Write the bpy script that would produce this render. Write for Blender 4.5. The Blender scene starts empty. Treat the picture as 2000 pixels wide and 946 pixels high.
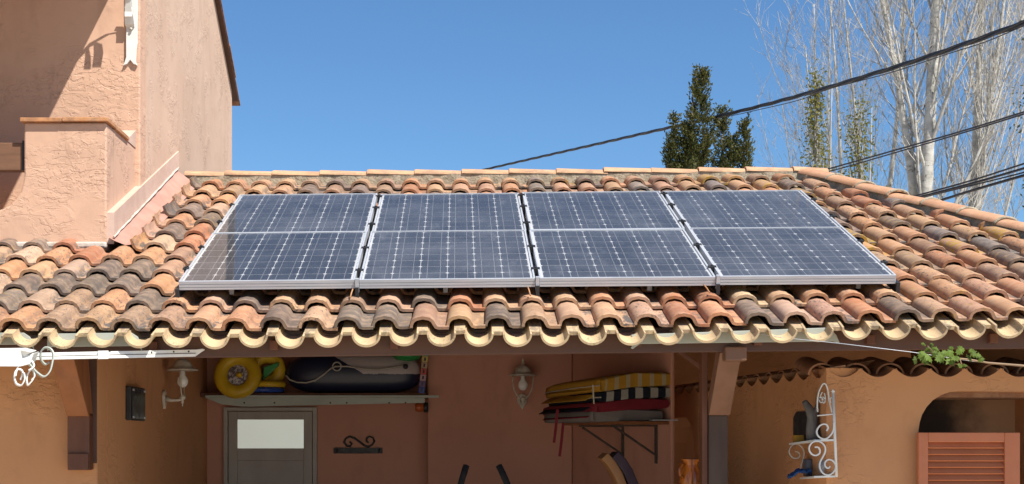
import bpy, bmesh, math, random
from mathutils import Vector, Matrix, noise
R = random.Random(11)
PI = math.pi
sc = bpy.context.scene
COL = sc.collection

# ------------------------------------------------------------------ camera, light, exposure
CAMH = 1.75            # eye height; the camera looks level along +Y, lens shifted up
F, CX, CY = 3000.0, 902.0, 860.0
cam_d = bpy.data.cameras.new('camera'); cam = bpy.data.objects.new('camera', cam_d); COL.objects.link(cam)
cam.location = (0, 0, CAMH); cam.rotation_euler = (PI/2, 0, 0)
cam_d.sensor_width = 36; cam_d.lens = F/2000*36
cam_d.shift_x = (1000-CX)/2000; cam_d.shift_y = (CY-473)/2000
cam_d.clip_start = 0.1; cam_d.clip_end = 2000
sc.camera = cam
SUN = Vector((0.50, -0.55, 1.0)).normalized()
w = bpy.data.worlds.new('World'); sc.world = w; w.use_nodes = True
nt = w.node_tree
sky = nt.nodes.new('ShaderNodeTexSky'); sky.sky_type = 'NISHITA'; sky.sun_disc = False
sky.sun_elevation = math.asin(SUN.z); sky.sun_rotation = math.atan2(SUN.x, SUN.y)
sky.air_density = 1.0; sky.dust_density = 0.0; sky.ozone_density = 6.0; sky.altitude = 100
bgn = nt.nodes['Background']; bgn.inputs['Strength'].default_value = 0.078
tint = nt.nodes.new('ShaderNodeMix'); tint.data_type = 'RGBA'; tint.blend_type = 'MULTIPLY'; tint.inputs[0].default_value = 1
tint.inputs[7].default_value = (.76, .97, 1.10, 1)      # the camera's clear-day white balance, the same over the whole sky
nt.links.new(sky.outputs[0], tint.inputs[6]); nt.links.new(tint.outputs[2], bgn.inputs['Color'])
sl = bpy.data.lights.new('sun', 'SUN'); so = bpy.data.objects.new('sun', sl); COL.objects.link(so)
sl.energy = 5.0; sl.angle = math.radians(0.53); sl.color = (1.0, 0.95, 0.87)
so.rotation_euler = SUN.to_track_quat('Z', 'Y').to_euler(); so.location = (5, -5, 20)
sc.view_settings.view_transform = 'Standard'; sc.view_settings.look = 'None'
sc.view_settings.exposure = 0.6; sc.view_settings.gamma = 1

def at(px, py, d):
    return Vector(((px-CX)/F*d, d, CAMH+(CY-py)/F*d))
def xat(px, d): return (px-CX)/F*d
def zat(py, d): return CAMH+(CY-py)/F*d

# ------------------------------------------------------------------ materials
MATS = {}
def mat(name, col=(.5,.5,.5), rough=.7, metal=0, spec=.5):
    m = bpy.data.materials.new(name); m.use_nodes = True
    b = m.node_tree.nodes['Principled BSDF']
    b.inputs['Base Color'].default_value = (*col, 1); b.inputs['Roughness'].default_value = rough
    b.inputs['Metallic'].default_value = metal; b.inputs['Specular IOR Level'].default_value = spec
    MATS[name] = m
    return m, m.node_tree, b
class NT:
    def __init__(s, t): s.t = t; s.n = t.nodes; s.l = t.links
    def new(s, ty, **kw):
        n = s.n.new('ShaderNode'+ty)
        for k, v in kw.items(): setattr(n, k, v)
        return n
    def link(s, a, b): s.l.new(a, b)
    def coord(s, scale=(1,1,1), rnd=False):
        tc = s.new('TexCoord'); mp = s.new('Mapping'); mp.inputs['Scale'].default_value = scale
        s.link(tc.outputs['Object'], mp.inputs['Vector'])
        if rnd:
            oi = s.new('ObjectInfo'); m = s.math('MULTIPLY', oi.outputs['Random'], 37.0)
            cb = s.new('CombineXYZ')
            for i in range(3): s.link(m, cb.inputs[i])
            s.link(cb.outputs[0], mp.inputs['Location'])
        return mp.outputs[0]
    def noise(s, vec, scale, detail=4, rough=.55, dist=0):
        n = s.new('TexNoise'); s.link(vec, n.inputs['Vector']); n.inputs['Scale'].default_value = scale
        n.inputs['Detail'].default_value = detail; n.inputs['Roughness'].default_value = rough; n.inputs['Distortion'].default_value = dist
        return n.outputs['Fac']
    def ramp(s, fac, a, b, va=0.0, vb=1.0):
        n = s.new('MapRange'); n.interpolation_type = 'SMOOTHSTEP'; s.link(fac, n.inputs[0])
        n.inputs[1].default_value = a; n.inputs[2].default_value = b; n.inputs[3].default_value = va; n.inputs[4].default_value = vb
        return n.outputs[0]
    def math(s, op, a, b=0.0):
        n = s.new('Math', operation=op)
        for i, x in enumerate((a, b)):
            if hasattr(x, 'links') or hasattr(x, 'is_linked'): s.link(x, n.inputs[i])
            else: n.inputs[i].default_value = x
        return n.outputs[0]
    def mix(s, fac, a, b, mode='MIX'):
        n = s.new('Mix', data_type='RGBA', blend_type=mode)
        for x, i in ((fac, 0), (a, 6), (b, 7)):
            if hasattr(x, 'is_linked'): s.link(x, n.inputs[i])
            elif i == 0: n.inputs[0].default_value = x
            else: n.inputs[i].default_value = (*x, 1)
        return n.outputs[2]
    def bump(s, h, strength=.5, dist=.01, prev=None):
        n = s.new('Bump'); n.inputs['Strength'].default_value = strength; n.inputs['Distance'].default_value = dist
        s.link(h, n.inputs['Height'])
        if prev: s.link(prev, n.inputs['Normal'])
        return n.outputs[0]

def stucco(name, col, col2, scar=1.0, scale=1.0):
    m, t, b = mat(name, col, .88, spec=.25); n = NT(t)
    v = n.coord()
    big = n.noise(v, 1.1*scale, 3); mid = n.noise(v, 6*scale, 4)
    c = n.mix(n.ramp(big, .3, .72), col, col2)
    c = n.mix(n.math('MULTIPLY', n.ramp(mid, .5, .8), .25), c, tuple(x*.72 for x in col2))
    v2 = n.coord((1, 1, .35)); streak = n.noise(v2, 5, 5, .6)
    c = n.mix(n.math('MULTIPLY', n.ramp(streak, .53, .75), .32), c, tuple(x*.6 for x in col2))
    n.link(c, b.inputs['Base Color'])
    # trowel scars: sharp-edged ridges in patches
    patch = n.ramp(n.noise(v, 2.6*scale, 3), .47, .66)
    vs = n.coord((1, 1, 2.3))
    a = n.noise(vs, 9*scale, 4, .55, 1.0)
    scar_h = n.ramp(a, .47, .50)
    b2 = n.noise(v, 24*scale, 4, .6, .8)
    fine = n.ramp(b2, .5, .56)
    h = n.math('MULTIPLY', n.math('ADD', scar_h, n.math('MULTIPLY', fine, .45)), patch)
    g = n.noise(v, 160, 3)
    h2 = n.math('ADD', h, n.math('MULTIPLY', g, .10))
    h2 = n.math('ADD', h2, n.math('MULTIPLY', n.noise(v, 5, 3), .8))
    n.link(n.bump(h2, min(1, .7*scar), .011*scar), b.inputs['Normal'])
    return m
STUC_T = stucco('stucco_upper', (.60,.385,.27), (.55,.35,.243), .85, .75)
STUC_S = stucco('stucco_upper_side', (.60,.425,.315), (.55,.38,.275), .75, 1.25)
STUC_L = stucco('stucco_lower', (.58,.285,.13), (.53,.25,.11), .8, .7)
STUC_IN = stucco('stucco_porch', (.53,.265,.18), (.46,.225,.155), .25, .8)

def tile_mat(name, fixed=None, lichen=.25, stain=1.0):
    m, t, b = mat(name, (.5,.25,.12), .85, spec=.25); n = NT(t)
    v = n.coord(rnd=True); tc = n.new('TexCoord'); sep = n.new('SeparateXYZ'); n.link(tc.outputs['Object'], sep.inputs[0])
    if fixed is None:
        oi = n.new('ObjectInfo'); base = oi.outputs['Color']
    else:
        base = n.mix(n.noise(v, 4, 3), fixed, tuple(x*.82 for x in fixed))
    f1 = n.noise(v, 14, 5, .6)
    c = n.mix(n.ramp(f1, .35, .75, 0, .42), base, (.60,.40,.26))
    c = n.mix(n.ramp(n.noise(v, 5, 4), .42, .72, 0, .4), c, n.mix(1.0, base, (.62,.55,.52), 'MULTIPLY'))
    # soot-coloured weathering, streaky along the tile and mostly in the pan
    vs = n.coord((1, .35, 1), True)
    pan = n.ramp(sep.outputs['X'], .035, .085, .12, 1.0)
    st = n.ramp(n.noise(vs, 18, 6, .7, .4), .45, .57)
    oi2 = n.new('ObjectInfo')
    amt = n.ramp(oi2.outputs['Random'], .05, .8, .3, min(1.0,1.0*stain))
    c = n.mix(n.math('MULTIPLY', n.math('MULTIPLY', st, pan), amt), c, (.11,.095,.085))
    sp = n.ramp(n.noise(vs, 55, 5, .75, .6), .53, .63)
    am2 = n.ramp(n.math('FRACT', n.math('MULTIPLY', oi2.outputs['Random'], 13.7)), .25, .9, .10, min(1.0,.95*stain))
    c = n.mix(n.math('MULTIPLY', sp, am2), c, (.13,.10,.085))
    wsp = n.ramp(n.noise(v, 60, 4, .7), .66, .72)
    c = n.mix(n.math('MULTIPLY', wsp, n.math('MULTIPLY', am2, .6)), c, (.58,.52,.44))
    # ochre lichen
    ge = n.new('NewGeometry'); 
    lsp = n.ramp(n.noise(v, 24, 5, .7), .61-.10*lichen, .70-.09*lichen)
    lam = n.ramp(n.math('FRACT', n.math('MULTIPLY', oi2.outputs['Random'], 7.3)), .45, 1.0, 0, min(1.0,lichen))
    c = n.mix(n.math('MULTIPLY', lsp, lam), c, (.42,.25,.04))
    n.link(c, b.inputs['Base Color'])
    h = n.math('ADD', n.math('MULTIPLY', n.noise(v, 40, 5, .6), .6), n.math('MULTIPLY', n.noise(v, 220, 3), .25))
    n.link(n.bump(h, .5, .004), b.inputs['Normal'])
    return m
M_TILE = tile_mat('roof_clay', lichen=.55)
M_TILE_OLD = tile_mat('lichened_roof_clay', lichen=1.3, stain=1.25)
M_CREAM = tile_mat('cream_clay', (.60,.45,.255), .15, .6)
M_RIDGE = tile_mat('ridge_clay', (.62,.37,.21), .5, .35)
M_HIP = tile_mat('hip_clay', (.56,.30,.17), .5, .35)
M_COPING = tile_mat('coping_clay', (.52,.24,.10), 0, .3)
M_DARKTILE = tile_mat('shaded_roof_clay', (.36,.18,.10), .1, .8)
M_KPAN = tile_mat('kitchen_pan_clay', (.54,.26,.13), .1, .4)
M_KTILE = tile_mat('kitchen_roof_clay', (.44,.20,.10), .1, .7)

def rough_mat(name, c1, c2, scale=8, rough=.8, bump=.4, bd=.004, metal=0, spec=.4, stretch=(1,1,1), c3=None):
    m, t, b = mat(name, c1, rough, metal, spec); n = NT(t); v = n.coord(stretch)
    f = n.noise(v, scale, 5, .6)
    c = n.mix(n.ramp(f, .35, .68), c1, c2)
    if c3: c = n.mix(n.ramp(n.noise(v, scale*2.3, 5, .7), .56, .68), c, c3)
    n.link(c, b.inputs['Base Color'])
    r = n.ramp(n.noise(v, scale*1.7, 4), .3, .7, max(.05, rough-.12), min(1, rough+.1)); n.link(r, b.inputs['Roughness'])
    if bump: n.link(n.bump(n.noise(v, scale*4, 4), bump, bd), b.inputs['Normal'])
    return m
M_MORTAR = rough_mat('lime_mortar', (.40,.34,.25), (.25,.21,.15), 14, .95, .9, .012, spec=.1, c3=(.13,.11,.085))
M_WHITEPL = rough_mat('white_plaster', (.60,.435,.35), (.53,.38,.30), 5, .9, .4, .006, spec=.2)
M_SKIRT = rough_mat('pale_skirt_plaster', (.62,.55,.47), (.45,.37,.30), 9, .9, .6, .008, spec=.2)
M_FLASH = rough_mat('pink_flashing', (.46,.26,.20), (.40,.21,.16), 6, .75, .35, .006, spec=.3)
M_FASCIA = rough_mat('brown_painted_wood', (.105,.050,.032), (.080,.037,.023), 5, .55, .3, .003, stretch=(.3,1,1))
M_BROWNWOOD = rough_mat('worn_brown_wood', (.19,.095,.055), (.15,.072,.04), 6, .6, .4, .003, stretch=(1,1,.25))
M_ORANGEWOOD = rough_mat('orange_stained_wood', (.26,.098,.034), (.20,.072,.026), 6, .55, .35, .003, stretch=(1,1,.25))
M_DARKWOOD = rough_mat('dark_stained_wood', (.15,.056,.026), (.105,.038,.018), 7, .6, .4, .003, stretch=(1,1,.25))
M_RAIL = rough_mat('balcony_rail_wood', (.20,.10,.055), (.12,.06,.033), 7, .7, .5, .004, stretch=(.2,1,1))
M_GREYWOOD = rough_mat('grey_post_paint', (.072,.042,.028), (.052,.030,.021), 6, .7, .4, .003, stretch=(1,1,.3))
M_WHITEMET = rough_mat('white_lacquered_metal', (.74,.74,.70), (.66,.65,.60), 9, .45, .1, .001)
M_TRIM = rough_mat('grey_white_trim', (.40,.43,.375), (.34,.36,.31), 7, .5, .12, .001, stretch=(.3,1,1))
M_CAGE = rough_mat('old_white_paint', (.55,.50,.42), (.42,.37,.30), 16, .55, .2, .001, c3=(.25,.17,.11))
M_ALU = rough_mat('panel_aluminium', (.53,.55,.58), (.45,.47,.50), 30, .45, .1, .0006, metal=.25, stretch=(.1,1,1))
M_BLACK = rough_mat('black_plastic', (.018,.018,.02), (.03,.03,.032), 10, .5, .1, .001)
M_RUBBER = rough_mat('black_cable_sheath', (.016,.014,.018), (.028,.025,.03), 20, .6, .2, .001)
M_IRON = rough_mat('black_wrought_iron', (.02,.018,.018), (.035,.03,.028), 20, .5, .3, .001)
M_BRACKET = rough_mat('brown_bracket_steel', (.055,.045,.038), (.09,.065,.05), 18, .55, .3, .001)
M_DOOR = rough_mat('grey_door_paint', (.38,.335,.29), (.33,.285,.25), 4, .55, .15, .001, stretch=(1,1,.3))
M_DOORFR = rough_mat('grey_door_frame_paint', (.42,.37,.325), (.35,.31,.27), 4, .55, .15, .001)
M_SHUT = rough_mat('terracotta_shutter_paint', (.55,.185,.080), (.50,.16,.068), 4, .5, .15, .0015)
M_GROUND = rough_mat('patio_paving', (.56,.48,.38), (.48,.41,.325), 1.2, .9, .5, .01)
M_DECKIN = rough_mat('roof_board_wood', (.09,.05,.03), (.07,.038,.022), 6, .7, .3, .003)
M_BARK = rough_mat('white_poplar_bark', (.54,.52,.465), (.34,.32,.28), 4, .9, .6, .02, spec=.15, stretch=(1,1,1.6), c3=(.13,.115,.10))
M_TWIG = rough_mat('poplar_twig', (.47,.445,.40), (.33,.31,.27), 2, .9, 0, spec=.15)
M_TWIG2 = rough_mat('brown_twig', (.22,.18,.13), (.16,.13,.09), 2, .9, 0, spec=.15)

def leaf_mat(name, c1, c2, tr=.35):
    m, t, b = mat(name, c1, .65, spec=.3); n = NT(t); v = n.coord()
    c = n.mix(n.ramp(n.noise(v, 2.6, 4, .7), .3, .7), c1, c2)
    c = n.mix(n.ramp(n.noise(v, 19, 2), .35, .7), c, tuple(x*.55 for x in c1))
    n.link(c, b.inputs['Base Color'])
    td = n.new('BsdfTranslucent'); n.link(c, td.inputs['Color'])
    mx = n.new('MixShader'); mx.inputs[0].default_value = tr
    n.link(b.outputs[0], mx.inputs[1]); n.link(td.outputs[0], mx.inputs[2])
    n.link(mx.outputs[0], n.n['Material Output'].inputs['Surface'])
    return m
M_CYP = leaf_mat('cypress_foliage', (.085,.095,.022), (.15,.14,.038), .2)
M_CYPCONE = rough_mat('cypress_cones', (.26,.19,.10), (.20,.15,.08), 9, .8, 0)
M_YOUNG = leaf_mat('fresh_spring_leaves', (.26,.24,.04), (.19,.19,.045), .4)
M_OLIVE = leaf_mat('grey_green_leaves', (.10,.12,.05), (.07,.09,.04), .3)
M_VINE = leaf_mat('vine_leaves', (.12,.19,.025), (.19,.27,.045), .35)

# solar materials
def cell_mat():
    m, t, b = mat('solar_cell_silicon', (.02,.028,.05), .4, spec=.5); n = NT(t)
    tc = n.new('TexCoord'); s = n.new('SeparateXYZ'); n.link(tc.outputs['Object'], s.inputs[0])
    ax = n.math('ABSOLUTE', s.outputs['X'])
    bus = n.math('LESS_THAN', n.math('ABSOLUTE', n.math('SUBTRACT', ax, .0375)), .0009)
    fy = n.math('FRACT', n.math('MULTIPLY', s.outputs['Y'], 420.0))
    fing = n.math('MULTIPLY', n.math('LESS_THAN', fy, .07), .35)
    v = n.coord(rnd=True)
    c = n.mix(n.noise(v, 5, 3), (.022,.027,.040), (.032,.039,.054))
    oi = n.new('ObjectInfo'); c = n.mix(n.math('MULTIPLY', oi.outputs['Random'], .6), c, (.018,.021,.03))
    c = n.mix(n.math('MAXIMUM', bus, fing), c, (.36,.37,.38))
    n.link(c, b.inputs['Base Color'])
    return m
M_CELL = cell_mat()
M_BACK = rough_mat('panel_backsheet', (.62,.63,.64), (.56,.57,.58), 6, .5, 0)
def glass_mat(name, dust):
    m = bpy.data.materials.new(name); m.use_nodes = True; n = NT(m.node_tree)
    n.n.remove(n.n['Principled BSDF'])
    tr = n.new('BsdfTransparent'); gl = n.new('BsdfGlossy'); gl.inputs['Roughness'].default_value = .035
    df = n.new('BsdfDiffuse'); df.inputs['Color'].default_value = (.52,.53,.56,1)
    fr = n.new('Fresnel'); fr.inputs['IOR'].default_value = 1.42
    v = n.coord(rnd=True); vs = n.coord((1,.25,1), True)
    d = n.math('MULTIPLY', n.ramp(n.noise(v, 2.2, 5, .65), .3, .75, .25, 1.0), dust)
    d = n.math('ADD', d, n.math('MULTIPLY', n.ramp(n.noise(vs, 9, 6, .7), .52, .75), dust*.7))
    m1 = n.new('MixShader'); n.link(d, m1.inputs[0]); n.link(tr.outputs[0], m1.inputs[1]); n.link(df.outputs[0], m1.inputs[2])
    m2 = n.new('MixShader'); n.link(fr.outputs[0], m2.inputs[0]); n.link(m1.outputs[0], m2.inputs[1]); n.link(gl.outputs[0], m2.inputs[2])
    n.link(m2.outputs[0], n.n['Material Output'].inputs['Surface'])
    return m
GLASS = [glass_mat('dusty_panel_glass', d) for d in (.085, .15)]
def bulb_mat():
    m, t, b = mat('frosted_bulb_glass', (.75,.74,.70), .25)
    return m
M_BULB = bulb_mat()

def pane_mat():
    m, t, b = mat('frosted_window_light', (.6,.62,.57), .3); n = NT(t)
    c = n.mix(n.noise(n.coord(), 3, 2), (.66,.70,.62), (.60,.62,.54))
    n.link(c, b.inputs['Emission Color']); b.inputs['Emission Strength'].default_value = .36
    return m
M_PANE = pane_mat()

# ------------------------------------------------------------------ mesh builder
class MB:
    def __init__(s): s.v = []; s.f = []; s.sm = []; s.mi = []
    def add(s, vs, fs, smooth=False, mi=0):
        o = len(s.v); s.v += [tuple(v) for v in vs]
        for f in fs: s.f.append([i+o for i in f]); s.sm.append(smooth); s.mi.append(mi)
    def box(s, x0, x1, y0, y1, z0, z1, mi=0):
        vs = [(x,y,z) for x in (x0,x1) for y in (y0,y1) for z in (z0,z1)]
        s.hexa(vs, mi)
    def hexa(s, vs, mi=0):      # order: x,y,z bits
        s.add(vs, [(0,1,3,2),(4,6,7,5),(0,4,5,1),(2,3,7,6),(0,2,6,4),(1,5,7,3)], False, mi)
    def obox(s, c, ax, ay, az, hx, hy, hz, mi=0):
        c = Vector(c); ax, ay, az = (Vector(a).normalized() for a in (ax, ay, az))
        s.hexa([c+ax*(hx*i)+ay*(hy*j)+az*(hz*k) for i in (-1,1) for j in (-1,1) for k in (-1,1)], mi)
    def prism(s, poly, off, mi=0):
        n = len(poly); off = Vector(off); a = [Vector(p) for p in poly]; b = [p+off for p in a]
        s.add(a+b, [list(range(n))[::-1], list(range(n, 2*n))]+[[i,(i+1)%n,(i+1)%n+n,i+n] for i in range(n)], False, mi)
    def sweep(s, path, sect, up=None, closed=False, caps=True, smooth=True, scale=None, mi=0):
        path = [Vector(p) for p in path]; n = len(path); m = len(sect); vs = []
        ref = Vector(up) if up else None
        prev = None
        for i, p in enumerate(path):
            if closed: t = path[(i+1)%n]-path[i-1]
            else: t = path[min(i+1,n-1)]-path[max(i-1,0)]
            t = t.normalized() if t.length > 1e-9 else Vector((0,0,1))
            if ref is not None: a = ref - t*ref.dot(t)
            elif prev is None:
                r = Vector((0,0,1)) if abs(t.z) < .9 else Vector((1,0,0)); a = r - t*r.dot(t)
            else: a = prev - t*prev.dot(t)
            a.normalize(); prev = a; b = t.cross(a)
            k = scale[i] if scale else 1
            for (x, y) in sect: vs.append(p + a*(x*k) + b*(y*k))
        fs = []
        for i in range(n if closed else n-1):
            j = (i+1) % n
            for q in range(m): fs.append((i*m+q, i*m+(q+1)%m, j*m+(q+1)%m, j*m+q))
        s.add(vs, fs, smooth, mi)
        if caps and not closed:
            o = len(s.v)-len(vs)
            s.f.append([o+q for q in range(m)][::-1]); s.sm.append(False); s.mi.append(mi)
            s.f.append([o+(n-1)*m+q for q in range(m)]); s.sm.append(False); s.mi.append(mi)
    def tube(s, path, r, n=8, closed=False, mi=0, up=None, caps=True):
        k = r if isinstance(r, (list, tuple)) else [r]*len(path)
        sect = [(math.cos(2*PI*i/n), math.sin(2*PI*i/n)) for i in range(n)]
        s.sweep(path, sect, up, closed, caps, True, list(k), mi)
    def strap(s, path, half, th, up, mi=0):     # flat ribbon, 'half' along up
        s.sweep(path, [(-half,-th),(half,-th),(half,th),(-half,th)], up, False, True, False, None, mi)
    def lathe(s, prof, M=None, n=20, mi=0):
        M = M or Matrix(); vs = []
        for (r, z) in prof:
            for i in range(n):
                a = 2*PI*i/n; vs.append(M @ Vector((r*math.cos(a), r*math.sin(a), z)))
        fs = [(i*n+q, i*n+(q+1)%n, (i+1)*n+(q+1)%n, (i+1)*n+q) for i in range(len(prof)-1) for q in range(n)]
        s.add(vs, fs, True, mi)
        o = len(s.v)-len(vs)
        if prof[0][0] > 1e-4: s.f.append([o+q for q in range(n)][::-1]); s.sm.append(False); s.mi.append(mi)
        if prof[-1][0] > 1e-4: s.f.append([o+(len(prof)-1)*n+q for q in range(n)]); s.sm.append(False); s.mi.append(mi)
    def mesh(s, name, mats, off=(0,0,0)):
        me = bpy.data.meshes.new(name); o = Vector(off)
        me.from_pydata([Vector(v)-o for v in s.v], [], s.f)
        me.polygons.foreach_set('use_smooth', s.sm); me.polygons.foreach_set('material_index', s.mi)
        for m in (mats if isinstance(mats, (list, tuple)) else [mats]): me.materials.append(m)
        me.update(); return me
    def build(s, name, mats, parent=None, bevel=0, local=False, fix=False):
        off = Vector((0,0,0)) if (parent is None or local) else wloc(parent)
        me = s.mesh(name, mats, off)
        if fix:
            b = bmesh.new(); b.from_mesh(me); bmesh.ops.recalc_face_normals(b, faces=b.faces); b.to_mesh(me); b.free()
        o = bpy.data.objects.new(name, me); COL.objects.link(o); o.parent = parent
        if bevel:
            mo = o.modifiers.new('bevel', 'BEVEL'); mo.width = bevel; mo.segments = 2; mo.limit_method = 'ANGLE'; mo.angle_limit = .6
        return o
def wloc(o):
    v = Vector((0,0,0))
    while o: v += o.location; o = o.parent
    return v
def tag(o, label=None, cat=None, group=None, kind=None):
    for k, v in (('label',label),('category',cat),('group',group),('kind',kind)):
        if v: o[k] = v
    return o
def thing(name, label, cat, loc=(0,0,0), group=None):
    o = bpy.data.objects.new(name, None); COL.objects.link(o); o.location = loc; o.empty_display_size = .2
    return tag(o, label, cat, group)
def inst(name, me, parent, M, color=None):
    o = bpy.data.objects.new(name, me); COL.objects.link(o); o.parent = parent
    M = M.copy(); M.translation -= wloc(parent); o.matrix_local = M
    if color: o.color = (*color, 1)
    return o
def scroll(c, a1, a2, r0, r1, turns, ax, ay, start=0, n=26):
    c = Vector(c); ax = Vector(ax); ay = Vector(ay); out = []
    for i in range(n+1):
        t = i/n; r = r0+(r1-r0)*t; a = start + turns*2*PI*t
        out.append(c+ax*(r*math.cos(a))+ay*(r*math.sin(a)))
    return out

# ------------------------------------------------------------------ ground
g = MB(); g.add([(-400,-400,0),(400,-400,0),(400,400,0),(-400,400,0)], [(0,1,2,3)])
tag(g.build('ground', M_GROUND), 'pale paved ground around the house', None, None, 'structure')

# ------------------------------------------------------------------ roof frame
TH = math.atan(.350); CT, ST = math.cos(TH), math.sin(TH)
TILT = .0095
B0 = Vector((0, 8.26, CAMH+.586))
U = Vector((1,0,TILT)).normalized(); V = Vector((0,CT,ST)); N = U.cross(V).normalized()
def sag(u): return .012*min(2.0, (u/2.4)**2)
def P(u, v, w=0, bow=True):
    p = B0+U*u+V*v+N*w
    if bow: p.z += sag(u)
    return p
PITCH, GAUGE, PH = .2005, .389, -.011
RID_D, RID_L, RID_R = 12.66, -2.27, 2.95
def vd(d): return (d-8.26)/CT
HIPA = Vector((2.83, 12.60)); HIPB = Vector((4.70, 8.26))
def hip_x(d): return HIPA.x+(HIPA.y-d)*(HIPB.x-HIPA.x)/(HIPA.y-HIPB.y)
def px_of(p): return CX+F*p.x/p.y

outb = thing('outbuilding', 'low salmon stucco outbuilding with open porch under a clay tiled roof', 'outbuilding', (0, 9.0, 0))
roofdeck = MB()
# deck under the tiles: main slope, in two pieces around the tall house
def deck(poly_uv, w0=-.03, w1=-.10):
    roofdeck.prism([P(u,v,w0,False) for u,v in poly_uv], N*(w1-w0))
v_r = vd(RID_D)
deck([(-6,.16),(-6,2.25),(-2.36,2.25),(-2.36,v_r),(2.80,v_r),(4.66,.16)][::-1])
zr = P(0,v_r).z
# back slope and hip-end slope
roofdeck.prism([(-2.4,12.72,zr-.05),(2.95,12.72,zr-.02),(4.6,15.6,zr-1.1),(-2.4,15.6,zr-1.1)], (0,0,-.08))
roofdeck.prism([(2.90,12.70,zr-.04),(4.76,8.26,B0.z-.05),(5.6,8.2,B0.z-.35),(5.2,15.6,zr-1.2),(4.6,15.6,zr-1.12)], (0,0,-.08))
roof = roofdeck.build('roof', M_DECKIN, outb, fix=True)

# ---- roof tile mesh (S profile: crown on the left, flat pan on the right)
PROF = [(-.070,-.004),(-.068,.015),(-.059,.034),(-.039,.050),(0,.058),(.039,.050),(.059,.034),(.069,.014),(.075,.003),(.084,0),(.140,0)]
def tile_mesh(name, prof, L=.44, lift=.029, th=.016, m=M_TILE, taper=.93, u_lift=0):
    b = MB(); n = len(prof); vs = []
    rows = [(0.0,-.003,1.015),(.008,.001,1.02),(.034,-.001,1),(L,-.004,taper)]
    for (y, dz, k) in rows:
        for (x, z) in prof: vs.append((x*k if x < .08 else x, y, z*k+dz+lift*(1-y/L)))
    fs = [(r*n+q, r*n+q+1, (r+1)*n+q+1, (r+1)*n+q) for r in range(len(rows)-1) for q in range(n-1)]
    b.add(vs, fs, True)
    # front lip and underside
    low = []
    for i, (x, z) in enumerate(prof):
        a = prof[max(0,i-1)]; c = prof[min(n-1,i+1)]; tx, tz = c[0]-a[0], c[1]-a[1]; l = math.hypot(tx, tz)
        low.append((x+tz/l*th, z-tx/l*th))
    lv = [(x,0,z+lift-.003) for x,z in prof]+[(x,0,z+lift-.003) for x,z in low]+[(x,.2,z+lift*.6) for x,z in low]
    b.add(lv, [(q+1,q,n+q,n+q+1) for q in range(n-1)]+[(n+q+1,n+q,2*n+q,2*n+q+1) for q in range(n-1)]
          +[(0,2*n,n,0)[:3], (n-1,2*n-1,3*n-1)], False)
    return b.mesh(name, m)
TM = tile_mesh('roof_tile', PROF)
TM_OLD = tile_mesh('roof_tile_old', PROF, m=M_TILE_OLD)
EDGE = [(.050,.070),(.056,.045),(.066,.020),(.080,.006),(.100,0),(.140,0)]
TM_EDGE = tile_mesh('edge_tile', EDGE)
PAL = [((.48,.235,.12),26),((.50,.29,.16),20),((.46,.27,.175),15),((.150,.112,.088),15),((.40,.165,.085),9),((.53,.37,.215),6),((.35,.21,.13),8),((.17,.13,.10),5),((.45,.30,.21),5)]
PALR = [((.44,.22,.115),26),((.46,.27,.15),20),((.41,.235,.145),14),((.16,.12,.098),12),((.36,.155,.08),8),((.31,.19,.12),14),((.19,.16,.14),4)]
def pick(pal):
    t = R.random()*sum(w for _, w in pal)
    for c, wt in pal:
        t -= wt
        if t <= 0: break
    k = R.uniform(.88, 1.1); return tuple(min(.9, x*k*R.uniform(.96,1.04)) for x in c)
hidden_bm = bmesh.new()
hip_dir = Vector((HIPB.x-HIPA.x, HIPB.y-HIPA.y, 0)).normalized(); hip_n = Vector((hip_dir.y, -hip_dir.x, 0))
if hip_n.x < 0: hip_n = -hip_n
ntile = 0
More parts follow.
